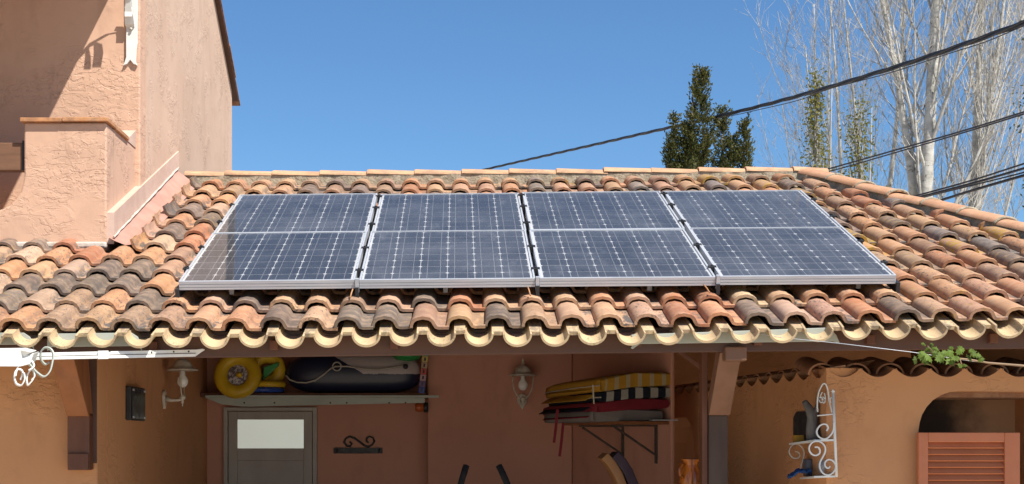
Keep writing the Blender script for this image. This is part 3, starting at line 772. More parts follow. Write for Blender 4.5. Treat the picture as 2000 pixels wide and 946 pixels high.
cable('paired_cable', 'lower black wire of the pair rising right from ridge end', [(1500,366,24.2),(1628,333,22.2),(1740,301,20.2),(1870,263,18.2),(2000,223,16.6),(2150,175,15.2),(2500,50,13),(2900,-125,11.2)], .009, 1, 0, 'pair of wires behind the roof corner')
for i, (a, lab) in enumerate([
    (((1700,405,20),(1795,381,19),(1900,352,18),(2000,320,17),(2150,272,16),(2500,148,14),(2900,-10,12)),'topmost'),
    (((1700,408,20.4),(1800,384,19.2),(1900,358,18.2),(2000,329,17.2),(2150,284,16),(2500,168,14),(2900,18,12)),'second'),
    (((1700,412,20.8),(1806,385,19.4),(1900,362,18.4),(2000,337,17.4),(2150,296,16),(2500,190,14),(2900,50,12)),'third'),
    (((1720,426,20.8),(1832,393,19.4),(1900,372,18.4),(2000,343,17.4),(2150,302,16),(2500,200,14),(2900,64,12)),'lowest')]):
    cable('service_wire', '%s of the four black wires rising right above the hip tiles' % lab, a, (.011,.015,.009,.017)[i], 1, 0, 'wires above the hip')

# ------------------------------------------------------------------ trees
def rvec(r=R): return Vector((r.gauss(0,1), r.gauss(0,1), r.gauss(0,1))).normalized()
def limb_path(start, d0, length, n, bend_up, wob, r):
    p = Vector(start); d = Vector(d0).normalized(); out = [p.copy()]
    for i in range(n):
        d = (d+Vector((0,0,bend_up))+rvec(r)*wob).normalized(); p = p+d*(length/n); out.append(p.copy())
    return out
def poplar(label, base, trunks, H, r0, nl, seed, spread=.42, zlo=3.0, sub=5, group='bare white poplars behind the roof', dens=1.0):
    r = random.Random(seed)
    t = thing('poplar_tree', label, 'tree', base, group)
    tb = MB(); cb = MB()
    stems = []
    for (dx, lean, zs, rr, hh) in trunks:
        st = Vector(base)+Vector((dx*.15 if zs > 0 else 0, 0, zs))
        n = 22; path = []; p = st.copy(); d = Vector((lean, r.gauss(0,.02), 1)).normalized()
        for i in range(n+1):
            path.append(p.copy()); d = (d+rvec(r)*.028+Vector((0,0,.02))).normalized(); p = p+d*((hh-zs)/n)
        rad = [max(.012, rr*(1-(i/n))**.8) for i in range(n+1)]
        tb.tube(path, rad, 9); stems.append((path, rad, zs))
    def twig(mb, path, rad0, lev):
        L = sum((path[i+1]-path[i]).length for i in range(len(path)-1))
        cnt = max(2, int((L*3.9 if lev == 1 else L*4.6)*dens))
        for q in range(cnt):
            s = r.uniform(.15,.98)*(len(path)-1); i = int(s); p = path[i].lerp(path[min(i+1,len(path)-1)], s-i)
            ax = (path[min(i+1,len(path)-1)]-path[i]).normalized() if i < len(path)-1 else (path[i]-path[i-1]).normalized()
            sd = rvec(r); sd = (sd-ax*sd.dot(ax)).normalized()
            ln = (r.uniform(.7,1.7) if lev == 1 else r.uniform(.25,.7))*(1-.35*s/len(path))
            pp = limb_path(p, ax+sd*r.uniform(.45,.9), ln, 5 if lev == 1 else 3, .14, .10, r)
            ra = rad0*(1-.6*s/len(path))*(.5 if lev == 1 else .55); ra = max(.0045, min(ra, .017 if lev == 1 else .007))
            cb.tube(pp, [ra*(1-.75*j/(len(pp)-1)) for j in range(len(pp))], 3, caps=False)
            if lev == 1: twig(mb, pp, ra, 2)
    for k in range(nl):
        path, rad, zs = stems[k % len(stems)] if k > 2 else stems[0]
        for _ in range(30):
            s = r.random()**1.1*(len(path)-2)
            i = int(s); p = path[i].lerp(path[i+1], s-i)
            if p.z > zlo: break
        a = r.uniform(0,2*PI); d0 = Vector((math.cos(a)*spread, math.sin(a)*spread*.6, 1))*1.0
        ln = r.uniform(.45,.8)*max(1.5, (H-p.z))*r.uniform(.7,1.0)
        ra = min(rad[i]*.42, .042)*r.uniform(.4,1)
        pp = limb_path(p, d0+Vector((math.cos(a),math.sin(a),0))*r.uniform(.0,.35), ln, 12, .085, .06, r)
        lb = MB(); lb.tube(pp, [max(.006, ra*(1-j/12)**.9) for j in range(13)], 6, caps=False); lb.build('limb', M_BARK, t)
        twig(cb, pp, ra, 1)
    tb.build('trunk', M_BARK, t); o = cb.build('crown', M_TWIG, t); o['kind'] = 'stuff'
    return t
poplar('tall bare white poplar with thick forked trunk, tallest behind the hip', at(1795,860,30)-Vector((0,0,CAMH)), [(0,-.005,0,.165,19),(.6,.05,5.2,.13,18),(-.6,-.10,6.4,.09,15)], 17, .2, 50, 5, .42, 3.2)
poplar('bare white poplar with slimmer trunk right of the forked one', at(1882,860,31.5)-Vector((0,0,CAMH)), [(0,-.01,0,.15,17),(.5,.13,4.8,.09,13)], 15, .15, 40, 8, .44, 2.8)
poplar('slender bare poplar with thin grey stems, left of the forked poplar', at(1700,860,33)-Vector((0,0,CAMH)), [(0,-.02,0,.09,15),(-.5,-.10,2.4,.07,12.5),(.4,-.05,3,.06,13)], 13.5, .1, 36, 12, .36, 2.6)
poplar('thin twiggy bare poplar nearest the cypresses', at(1610,860,34)-Vector((0,0,CAMH)), [(0,-.02,0,.07,11.6),(-.6,-.14,2.2,.05,9.2),(-.4,-.07,2.4,.045,10.5),(.5,.02,2.4,.05,11.5)], 10.8, .07, 26, 31, .34, 2.4, dens=.8)
poplar('bare poplar leaning right at the right picture edge', at(1965,860,33)-Vector((0,0,CAMH)), [(0,.05,0,.11,12),(.5,.16,3,.07,10.5),(.5,.24,2.6,.06,9.5)], 11, .1, 20, 44, .5, 2.0, dens=.8)

def leaves(mb, c, rad, n, size, r, flat=.5):
    for _ in range(n):
        p = Vector(c)+Vector((r.gauss(0,rad[0]), r.gauss(0,rad[1]), r.gauss(0,rad[2])))
        a = rvec(r); b = rvec(r); b = (b-a*a.dot(b)).normalized(); s = size*r.uniform(.6,1.3)
        mb.add([p-a*s, p+b*s*flat, p+a*s, p-b*s*flat], [(0,1,2,3)])
def leafy(label, px, ytop, ybot, wid, d, seed, m, name='young_tree', dens=1.0):
    r = random.Random(seed); base = at(px,860,d); base.z = 0
    t = thing(name, label, 'tree', base)
    top = at(px,ytop,d).z; bot = at(px,ybot,d).z
    tb = MB(); lb = MB()
    tb.tube(limb_path(base, (0,0,1), top, 12, .05, .03, r), [.07*(1-i/13) for i in range(13)], 6); 
    for k in range(int(60*dens)):
        z = bot+(top-bot)*r.random()**1.1; f = 1-(z-bot)/(top-bot); a = r.uniform(0,2*PI); rr = wid*(.25+.75*f**.6)*r.uniform(.1,1)
        p = Vector((base.x+rr*math.cos(a), base.y+rr*math.sin(a), z))
        q = Vector((base.x,base.y,z-.6)); tb.tube([q, q.lerp(p,.5)+Vector((0,0,.05)), p+Vector((0,0,.25))], [.014,.009,.003], 3, caps=False)
        leaves(lb, p, (.08,.08,.22), 30, .033, r)
    tb.build('trunk', M_TWIG, t); o = lb.build('crown', m, t); o['kind'] = 'stuff'
leafy('narrow tree with yellow green spring leaves between thin poplars', 1592, 160, 420, .26, 27.5, 3, M_YOUNG, dens=1.0)
leafy('wider tree with sparse yellow green leaves left of the forked poplar', 1676, 208, 430, .50, 28, 4, M_YOUNG, dens=1.0)
leafy('grey green leafy tree cut by the right picture edge', 2020, 40, 440, .5, 26, 6, M_OLIVE, dens=.45)

def cypress(label, px, spires, d, seed):
    r = random.Random(seed); base = at(px,860,d); base.z = 0
    t = thing('cypress_tree', label, 'tree', base, 'dark cypresses behind the ridge')
    tb = MB(); lb = MB(); cn = MB(); core = MB()
    tb.tube([base, base+Vector((0,0,2.2))], [.12,.09], 8)
    for (sx, ytop, ybot, wpx) in spires:
        top = at(sx,ytop,d); bx = at(sx,ybot,d); H = top.z-bx.z; W = wpx/F*d/2
        lean = r.gauss(0,.025)
        tb.tube([base+Vector((0,0,1.6)), Vector((bx.x,d,bx.z)), top-Vector((0,0,.15))], [.07,.05,.008], 6)
        core.lathe([(W*.62,0),(W*.55,H*.25),(W*.30,H*.5),(0,H*.66)], Matrix.Translation(Vector((bx.x,d,bx.z))), 9)
        nclump = int(430*H*max(.55,W/.3)/2.0)
        for k in range(nclump):
            f = r.random()**1.25; z = bx.z+H*f; prof = (1-f)**.75*(.8+.35*math.sin(f*17+seed+sx)) + .10
            a = r.uniform(0,2*PI); rr = W*prof*r.uniform(.55,1.12)
            c = Vector((bx.x+lean*f*H+rr*math.cos(a), d+rr*math.sin(a), z))
            od = Vector((math.cos(a),math.sin(a),1.1)).normalized(); ln = r.uniform(.07,.17)
            for q in range(17):
                p = c+od*ln*r.uniform(-.4,1)+rvec(r)*.035; ax = (od+rvec(r)*.6).normalized(); b_ = rvec(r); b_ = (b_-ax*b_.dot(ax)).normalized(); s = r.uniform(.015,.032)
                lb.add([p-ax*s, p+b_*s*.45, p+ax*s*1.2, p-b_*s*.45], [(0,1,2,3)])
            if r.random() < .22:
                p = c+od*.05; s = .014
                cn.add([p+Vector(v)*s for v in ((1,0,0),(-1,0,0),(0,1,0),(0,-1,0),(0,0,1),(0,0,-1))], [(0,2,4),(2,1,4),(1,3,4),(3,0,4),(2,0,5),(1,2,5),(3,1,5),(0,3,5)])
    tb.build('trunk', M_TWIG2, t); core.build('inner_foliage', M_CYP, t); o = lb.build('crown', M_CYP, t); o['kind'] = 'stuff'; o = cn.build('cones', M_CYPCONE, t); o['kind'] = 'stuff'
cypress('taller dark cypress with one long pointed spire behind the ridge', 1347, [(1353,138,430,86),(1320,228,430,42),(1304,280,430,26),(1372,262,430,36),(1338,250,430,50)], 25, 2)
cypress('shorter dark cypress with two rounded tips beside the taller one', 1430, [(1411,210,430,52),(1453,236,430,46),(1432,268,430,66)], 25.5, 7)

# ------------------------------------------------------------------ things in the porch
def wall_lamp(label, loc, rotz):
    t = thing('wall_lamp', label, 'lamp', loc, 'white porch lanterns'); t.rotation_euler = (0,0,rotz)
    # local: wall at y=0, lamp reaches towards -y; z=0 at the base plate centre
    b = MB(); b.prism([(x,-.001,z) for x,z in ((-.030,.045),(-.042,.02),(-.036,-.02),(0,-.075),(.036,-.02),(.042,.02),(.030,.045),(0,.062))], (0,-.022,0)); b.build('base_plate', M_CAGE, t, .006, True)
    b = MB(); b.tube([(0,-.02,0),(0,-.06,-.012),(0,-.11,-.01),(0,-.14,.0)], [.022,.012,.010,.013], 10)
    b.lathe([(.0,-.055),(.007,-.05),(.004,-.04),(.012,-.025),(.008,-.012),(.024,.0),(.020,.02),(.008,.03)], Matrix.Translation((0,-.14,0)), 12); b.build('arm', M_CAGE, t, 0, True)
    b = MB()
    for s in (-1,1):
        b.tube([(s*.014,-.14,.012),(s*.045,-.14,.035),(s*.072,-.14,.085),(s*.082,-.14,.15),(s*.084,-.14,.20)], .0055, 8)
    b.build('cage', M_CAGE, t, 0, True)
    b = MB(); b.lathe([(.108,.197),(.112,.203),(.104,.210),(.074,.222),(.070,.236),(.056,.262),(.030,.280),(.014,.286),(.013,.300),(.006,.308),(.010,.322),(.004,.336),(0,.340)], Matrix.Translation((0,-.14,0)), 24)
    b.lathe([(.0,.205),(.105,.199)], Matrix.Translation((0,-.14,0)), 24); b.build('lamp_shade', M_CAGE, t, 0, True)
    b = MB(); b.lathe([(0,.078),(.022,.084),(.038,.105),(.040,.125),(.034,.145),(.018,.165),(.016,.20)], Matrix.Translation((0,-.14,0)), 16); b.build('bulb', M_BULB, t, 0, True)
wall_lamp('white porch lantern on the side wall beside the black wall box', (XL+.001, 10.84, zat(779,10.84)), PI/2)
wall_lamp('white porch lantern facing out on the middle wall left of folded mats', (xat(1020,LWD), LWD-.001, zat(783,LWD)), 0)

t = thing('wall_heater', 'black glossy wall box mounted on the side wall left of lantern', 'wall box', (XL, 9.85, zat(823,9.8)))
b = MB(); b.box(XL+.001, XL+.035, 9.64, 10.08, zat(822,9.9), zat(757,9.9)); b.build('housing', M_BLACK, t, .006)
b = MB(); b.box(XL+.036, XL+.042, 9.67, 10.05, zat(819,9.9), zat(760,9.9)); b.build('screen', rough_mat('black_glass', (.012,.012,.013), (.02,.02,.02), 6, .15, 0), t, .003)
for y in (9.68, 10.03):
    for py in (764, 816):
        b = MB(); b.box(XL+.0425, XL+.046, y-.02, y+.02, zat(py,9.9)-.006, zat(py,9.9)+.006); b.build('corner_clip', M_ALU, t)

# shelf over the door
SH = LWD-.14
sh = thing('storage_shelf', 'long shelf with grey metal edge above the grey door', 'shelf', (-1.1, SH, zat(775,SH)))
b = MB(); b.box(XL+.004, LWX0-.003, SH+.02, DW-.004, zat(776,SH), zat(768,SH)); b.build('board', M_DARKWOOD, sh, .002)
b = MB(); zs = zat(769,SH); L0, L1 = XL+.05, xat(857,SH)
b.box(L0, L1, SH-.012, SH+.016, zs-.034, zs-.014)
b.prism([(L0,SH+.004,zs-.035),(LWX0-.02,SH+.004,zs-.035),(LWX0-.02,SH+.004,zs-.075),(L0+.30,SH+.004,zs-.105),(L0+.12,SH+.004,zs-.085)], (0,.008,0)); b.build('edge_rail', M_TRIM, sh, .002)
for px in (477,536,645,677,760,792):
    b = MB(); c = at(px,787,SH+.002); b.lathe([(.007,0),(0,.004)], Matrix.Translation(c) @ Matrix.Rotation(PI/2,4,'X'), 8); b.build('screw', M_IRON, sh)

M_FOAM = rough_mat('black_foam', (.012,.011,.011), (.018,.016,.016), 30, .97, .3, .002, spec=.1)
def arch_shade_mat():  # plaster coloured dark at left, tan at right, to imitate shade in the arch
    m, t, b = mat('shade_tinted_plaster', (.1,.08,.06), .95, spec=.1); n = NT(t)
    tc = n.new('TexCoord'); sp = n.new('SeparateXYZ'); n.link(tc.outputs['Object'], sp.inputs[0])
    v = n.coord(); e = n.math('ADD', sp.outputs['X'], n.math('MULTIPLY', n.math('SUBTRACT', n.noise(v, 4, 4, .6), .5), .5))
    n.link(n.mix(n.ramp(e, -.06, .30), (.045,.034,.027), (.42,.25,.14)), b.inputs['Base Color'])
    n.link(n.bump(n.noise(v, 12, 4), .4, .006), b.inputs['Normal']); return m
def simple(name, c, rough=.4, c2=None): return rough_mat(name, c, c2 or tuple(x*.8 for x in c), 5, rough, .1, .002)
M_YEL = simple('yellow_vinyl', (.62,.40,.02), .35); M_GRN = simple('green_vinyl', (.03,.25,.06), .35); M_NAVY = simple('navy_vinyl', (.014,.018,.045), .38)
M_BLUE = simple('blue_vinyl', (.02,.06,.30), .35); M_WHT = simple('white_vinyl', (.42,.38,.36), .45); M_ROPE = simple('white_rope', (.42,.38,.32), .8)
def face_mat():
    m, t, b = mat('printed_ring_centre', (.4,.4,.4), .5); n = NT(t); v = n.coord()
    f = n.noise(v, 22, 4, .6, 1.5)
    c = n.mix(n.ramp(f, .47, .53), (.50,.47,.47), (.13,.10,.12)); n.link(c, b.inputs['Base Color']); return m
b0 = zat(768,SH)
ring = thing('swim_ring', 'yellow inflatable swim ring with printed grey centre leaning on the shelf', 'swim ring', at(464,768,12.30))
c = at(464,733,12.29); rr = .135
b = MB(); b.tube([c+Vector((rr*math.cos(a),-.06*math.sin(a)*0+.10*math.sin(a)*.3,rr*math.sin(a))) for a in [2*PI*i/36 for i in range(36)]], .056, 12, True, up=(0,1,0)); b.build('tube', M_YEL, ring)
b = MB(); pts = [c+Vector((.095*math.cos(2*PI*i/24), .03*math.sin(2*PI*i/24), .095*math.sin(2*PI*i/24))) for i in range(24)]
b.add(pts+[c+Vector((0,-.035,0))], [(i,(i+1)%24,24) for i in range(24)], True); b.build('centre_disc', face_mat(), ring)
b = MB(); q = c+Vector((.02,-.05,-.005)); b.lathe([(0,-.02),(.022,-.012),(.026,.006),(.014,.024),(0,.03)], Matrix.Translation(q), 12); b.build('nose', M_YEL, ring)
r2 = thing('folded_float', 'folded yellow float with green patch behind the yellow swim ring', 'float', at(530,768,12.45))
c = at(520,722,12.47)
b = MB(); b.tube([c+Vector((.105*math.cos(a),.02,.10*math.sin(a))) for a in [2*PI*i/28 for i in range(28)]], .052, 10, True, up=(0,1,0)); b.build('tube', M_YEL, r2)
b = MB(); c2 = at(527,722,12.40); b.prism([c2+Vector(v) for v in ((-.06,0,-.09),(.07,0,.03),(.075,0,.06),(-.05,0,.02))], (0,.03,0)); b.build('green_patch', M_GRN, r2, .006)
b = MB(); c3 = at(525,752,12.42); b.lathe([(.0,-.02),(.13,-.02),(.14,0),(.13,.025),(0,.03)], Matrix.Translation(c3), 20); b.build('yellow_pad', M_YEL, r2)
b = MB(); c3 = at(515,762,12.44); b.lathe([(.0,-.02),(.16,-.02),(.17,0),(.15,.02),(0,.022)], Matrix.Translation(c3), 20); o = b.build('water_toy', M_BLUE)
tag(o, 'flat blue water toy lying on the shelf under the yellow float', 'float')
# inflatable boat
boat = thing('inflatable_boat', 'navy and white inflatable boat with rope stored on the high shelf', 'inflatable boat', at(690,768,12.5))
def boat_mat():
    m, t, b = mat('boat_vinyl', (.02,.02,.05), .38); n = NT(t)
    tc = n.new('TexCoord'); s = n.new('SeparateXYZ'); n.link(tc.outputs['Object'], s.inputs[0])
    n1 = n.noise(n.coord((1,1,3)), 26, 3, .6)
    edge = n.math('ADD', n.math('MULTIPLY', n.math('MAXIMUM', n.math('SUBTRACT', .09, s.outputs['X']), 0.0), .6), n.math('MULTIPLY', n1, .03))
    f = n.math('GREATER_THAN', n.math('SUBTRACT', s.outputs['Z'], edge), .137)
    up = n.math('GREATER_THAN', s.outputs['X'], -.22)
    c = n.mix(n.math('MULTIPLY', f, up), (.009,.012,.032), (.38,.33,.32)); n.link(c, b.inputs['Base Color']); return m
b = MB(); xa, xb = xat(553,12.4), xat(826,12.4)
path = []; sc_ = []
for i in range(25):
    tt = i/24; path.append((xa+(xb-xa)*tt, 12.50+.02*math.sin(tt*3), b0+.165)); sc_.append((1-abs(2*tt-1)**4.5)**.5*.98+.02)
sect = [((abs(math.cos(a))**.75)*math.copysign(1,math.cos(a))*.165, (abs(math.sin(a))**.8)*math.copysign(1,math.sin(a))*.15) for a in [2*PI*i/20 for i in range(20)]]
b.sweep(path, sect, (0,0,1), False, True, True, sc_); b.build('hull', boat_mat(), boat)
b = MB(); pts = [(558,733),(566,742),(580,747),(598,748),(616,743),(632,732),(646,720),(655,716),(680,716),(710,721),(740,722),(770,718),(793,713)]
b.tube([at(px,py,12.335+.05*(abs(px-690)/140)**3) for px,py in pts], .0065, 6); rp = b.build('rope', M_ROPE, boat)
b = MB(); c = at(658,716,12.32); b.tube([c+Vector((.034*math.cos(a),0,.034*math.sin(a))) for a in [2*PI*i/20 for i in range(20)]], .006, 6, True, up=(0,1,0)); b.build('ring', M_ROPE, rp)
b = MB(); c = at(792,716,12.345); b.lathe([(.022,0),(.014,.012),(0,.014)], Matrix.Translation(c) @ Matrix.Rotation(PI/2,4,'X'), 10); b.build('rope_eyelet', M_BLACK, boat)
gp = MB(); c = at(795,694,12.42); gp.lathe([(0,-.05),(.09,-.04),(.13,0),(.09,.04),(0,.05)], Matrix.Translation(c), 18); o = gp.build('rolled_float', M_GRN)
tag(o, 'dark green float lying on top of the navy inflatable boat', 'float')
st = thing('toy_stick', 'narrow multicoloured slotted toy strip standing at the right shelf end', 'toy', at(822,768,12.36))
cs = [(.03,.06,.30),(.14,.08,.22),(.50,.30,.32),(.55,.08,.05),(.50,.32,.20),(.55,.42,.12),(.05,.30,.22)]
a0, a1 = at(823,768,12.37), at(832,684,12.37)
for i, cc in enumerate(cs):
    p, q = a0.lerp(a1,i/7), a0.lerp(a1,(i+1)/7); b = MB(); b.obox((p+q)/2, (1,0,-.1), (0,1,0), q-p, .024, .008, (q-p).length/2-.001)
    o = b.build('segment', simple('toy_plastic_%s' % ('blue','purple','pink','red','peach','yellow','green')[i], cc, .4), st, .003)
    b = MB(); b.obox((p+q)/2+Vector((0,-.0095,0)), (1,0,-.1), (0,1,0), q-p, .008, .002, .014); b.build('slot', M_BLACK, o)
bc = thing('beacon_light', 'small orange lens lamp on black base under the shelf end', 'lamp', at(822,796,12.4))
c = at(833,796,12.45); M = Matrix.Translation(c) @ Matrix.Rotation(-PI/2,4,'Y')
b = MB(); b.lathe([(.042,-.012),(.042,.02),(.036,.024)], M, 16); b.build('base', M_BLACK, bc)
b = MB(); b.lathe([(.036,.024),(.036,.075),(.028,.09),(0,.094)], M, 16); b.build('lens', simple('orange_lens', (.42,.09,.02), .3), bc)

hk = thing('hook_rack', 'black wrought iron hook rack with double scroll right of the door', 'hook rack', at(700,886,DW))
b = MB(); b.box(xat(652,DW), xat(747,DW), DW-.018, DW-.004, zat(886,DW), zat(875,DW)); b.build('bar', M_IRON, hk, .002)
b = MB(); s = 1/F*DW
def ptp(l): return [at(px,py,DW-.012) for px,py in l]
b.tube(ptp([(683,863),(687,867),(684,872),(677,871),(672,864),(675,857),(683,853),(692,856),(702,863),(711,870),(719,873),(727,869),(731,862),(728,855),(721,853),(716,857),(716,863),(720,865)]), .0085, 6)
b.build('scroll', M_IRON, hk)
for px in (658, 740):
    b = MB(); c = at(px,881,DW-.02); b.tube([c, c+Vector((0,-.03,-.01)), c+Vector((0,-.045,.015))], .005, 6); b.lathe([(.009,0),(0,.006)], Matrix.Translation(at(px,879,DW-.019)) @ Matrix.Rotation(PI/2,4,'X'), 8); b.build('hook', M_IRON, hk)

# fold-down shelf on the angled wall
def wp(t, n, z): return WA+(WB-WA)*t+WN*n+Vector((0,0,z))
ZS = CAMH+.135
fs = thing('bracket_shelf', 'wooden shelf on two dark steel brackets carrying the folded mats', 'shelf', wp(.7,.01,ZS-.05))
b = MB(); b.obox(wp(.70,.20,ZS-.011), WD, WN, (0,0,1), .46, .195, .011); b.build('board', M_ORANGEWOOD, fs, .003)
for tt in (.55, .87):
    b = MB()
    b.obox(wp(tt,.008,ZS-.165), WD, WN, (0,0,1), .013, .006, .14)
    b.obox(wp(tt,.19,ZS-.030), WD, WN, (0,0,1), .013, .18, .006)
    p, q = wp(tt,.016,ZS-.24), wp(tt,.345,ZS-.040); b.obox((p+q)/2, WD, (q-p).cross(WD), q-p, .011, .006, (q-p).length/2)
    b.build('bracket', M_BRACKET, fs)
b = MB(); p = wp(.985,.05,ZS+.004); b.obox(p+Vector((0,0,.004)), WD, WN, (0,0,1), .03, .10, .004); b.build('bracket_plate', M_ALU, fs)

def stripes_mat(name, ca, cb_, per, side, frac):
    m, t, b = mat(name, ca, .9, spec=.15); n = NT(t)
    tc = n.new('TexCoord'); dt = n.new('VectorMath', operation='DOT_PRODUCT'); n.link(tc.outputs['Object'], dt.inputs[0]); dt.inputs[1].default_value = WN
    d2 = n.new('VectorMath', operation='DOT_PRODUCT'); n.link(tc.outputs['Object'], d2.inputs[0]); d2.inputs[1].default_value = WD
    f = n.math('LESS_THAN', n.math('FRACT', n.math('ADD', n.math('MULTIPLY', dt.outputs['Value'], 1/per), 20.3)), frac)
    lim = n.math('MULTIPLY', f, n.math('LESS_THAN', dt.outputs['Value'], side))
    wv = n.noise(n.coord((1,1,1)), 120, 3)
    c = n.mix(lim, ca, cb_); c = n.mix(n.math('MULTIPLY', wv, .5), c, tuple(x*.6 for x in ca)); n.link(c, b.inputs['Base Color'])
    n.link(n.bump(wv, .5, .004), b.inputs['Normal']); return m
def mat_pad(name, label, z0, z1, m, t0, t1, n0, n1, droop, layers, trim_c=None, group='folded mats stacked on the bracket shelf'):
    t = thing(name, label, 'mat', wp(.8,.25,z0), group)
    lay = (z1-z0)/layers
    for q in range(layers):
        b = MB(); za = z0+lay*q+.001; zb = za+lay-.002; nl, nw = 12, 12; L = (WB-WA).length
        sect = 20
        vs = []
        off = R.uniform(-.015,.015); ext = (layers-1-q)*.05
        for i in range(nl+1):
            f = i/nl; tt = t1+(t0-t1)*f                    # near end (t1) to far end (t0)
            for j in range(sect):
                a = 2*PI*j/sect; ca, sa = math.cos(a), math.sin(a)
                e = abs(ca)**.28*math.copysign(1,ca); e2 = abs(sa)**.30*math.copysign(1,sa)
                nn = (n0+n1)/2+off+e*((n1-n0)/2+ext*.3); 
                k = 1 if 0 < i < nl else .9
                dr = droop*max(0, (nn-n0)/(n1-n0)-.25)**1.6
                z = (za+zb)/2+e2*lay/2*k-dr - droop*.3*f*f+.003*noise.noise(Vector((f*5,nn*9,q)))
                rnd = -.03 if i == 0 and abs(e2) > .7 else 0
                vs.append(wp(tt,nn,z)-WD*(.03*(abs(e2)**3) if i == 0 else 0))
        fsx = [(i*sect+j, i*sect+(j+1)%sect, (i+1)*sect+(j+1)%sect, (i+1)*sect+j) for i in range(nl) for j in range(sect)]
        b.add(vs, fsx, True); b.f.append(list(range(sect))); b.sm.append(False); b.mi.append(0); b.f.append(list(range(nl*sect,nl*sect+sect))[::-1]); b.sm.append(False); b.mi.append(0)
        b.build('layer', m, t, fix=True)
        if trim_c:
            b = MB(); pth = [Vector(vs[i*sect+0])+WN*.003 for i in range(nl+1)]; b.tube(pth, .005, 5); b.build('piping', trim_c, t)
    return t
zA = lambda y: zat(y,10.88)
M_CORD = simple('pale_cord', (.48,.42,.32), .8)
g1 = mat_pad('folded_mat', 'grey rolled mat lowest in the stack on the bracket shelf', ZS, zA(799), simple('grey_fabric', (.19,.165,.15), .9), .46, .97, .04, .60, .015, 1)
g2 = mat_pad('folded_mat', 'plain dark red folded mat with hanging red straps in the stack', zA(799), zA(777), simple('dark_red_fabric', (.19,.012,.022), .9), .44, 1.0, .0, .58, .05, 1)
g3 = mat_pad('folded_mat', 'black and white striped folded mat between red and yellow mats', zA(777), zA(754), stripes_mat('black_white_stripes', (.014,.017,.027), (.42,.39,.33), .118, .27, .5), .46, 1.0, .0, .57, .07, 1, M_CORD)
g4 = mat_pad('folded_mat', 'yellow and white striped folded mat on top of the stack', zA(754), zA(725), stripes_mat('yellow_white_stripes', (.44,.235,.03), (.42,.36,.23), .094, .27, .36), .44, 1.0, .0, .58, .09, 1, M_CORD)
for t_, zb_, m_, n_, dz_ in ((g4, zA(756), MATS['yellow_white_stripes'], .63, .10), (g4, zA(745), MATS['yellow_white_stripes'], .60, .085), (g3, zA(779), MATS['black_white_stripes'], .65, .085), (g2, zA(801), MATS['dark_red_fabric'], .62, .06)):
    b = MB(); nl = 8; rows = []
    for i in range(nl+1):
        n_i = .30+(n_-.30)*i/nl; dr = dz_*max(0, (n_i-.34)/.3)**1.5
        for tt, kk in ((.47,0),(.60,.3),(.75,.1),(.93,.0)):
            for zz in (0, .018*(1-.75*(i/nl)**3)): rows.append(wp(tt, n_i+.02*kk, zb_+zz-dr-.02*(1-tt)))
    q = 8
    fs_ = []
    for i in range(nl):
        for k in range(3):
            a = i*q+k*2; fs_ += [(a+1,a+3,a+q+3,a+q+1),(a,a+q,a+q+2,a+2)]
        fs_ += [(i*q,i*q+1,i*q+q+1,i*q+q),(i*q+6,i*q+q+6,i*q+q+7,i*q+7)]
    for k in range(3): a = nl*q+k*2; fs_.append((a,a+1,a+3,a+2))
    b.add(rows, fs_, True); b.build('flap', m_, t_, fix=True)
for i, (x, ya, yb) in enumerate(((1085,800,865),(1096,826,892))):
    b = MB(); b.strap([at(x+4,ya,11.1), at(x+1,(ya+yb)/2,11.08), at(x-3,yb,11.08)], .010, .0015, (1,0,0)); b.build('hanging_strap', MATS['dark_red_fabric'], g2)
b = MB(); b.strap([at(1158,752,10.74), at(1159,772,10.73), at(1160,789,10.74)], .005, .0015, (1,0,0)); b.build('tie', M_CORD, g3)

# chair back, padded bar handles, jug
cb_ = thing('lounge_chair', 'dark chair back with orange brown edge curving below the bracket shelf', 'chair', (xat(1215,10), 10.0, 0))
def band(pts, th, wid, name, m):
    b = MB(); pth = [at(px,py,10.0) for px,py in pts]; b.sweep(pth, [(-wid,-th),(wid,-th),(wid,th),(-wid,th)], (0,1,0), smooth=True); return b.build(name, m, cb_, .006)
band([(1196,888),(1208,900),(1221,920),(1232,946),(1242,985),(1250,1040)], .030, .20, 'cushion', simple('aubergine_fabric', (.045,.028,.04), .85))
band([(1176,890),(1190,905),(1203,927),(1214,955),(1223,1000)], .028, .185, 'backrest', simple('tan_wood', (.30,.14,.05), .6))
b = MB(); c = at(1240,1040,10); b.box(c.x-.55, c.x+.05, 9.8, 10.2, .36, .42); b.build('seat', MATS['aubergine_fabric'], cb_, .02)
for dx in (-.5, 0):
    for dy in (9.83, 10.17):
        b = MB(); b.box(c.x+dx-.02, c.x+dx+.02, dy-.02, dy+.02, 0, .36); b.build('leg', MATS['tan_wood'], cb_)
bk_ = MB(); bk_.box(c.x-.02, c.x+.04, 9.82, 10.18, .40, at(1240,1000,10).z); bk_.build('back_post', MATS['tan_wood'], cb_)
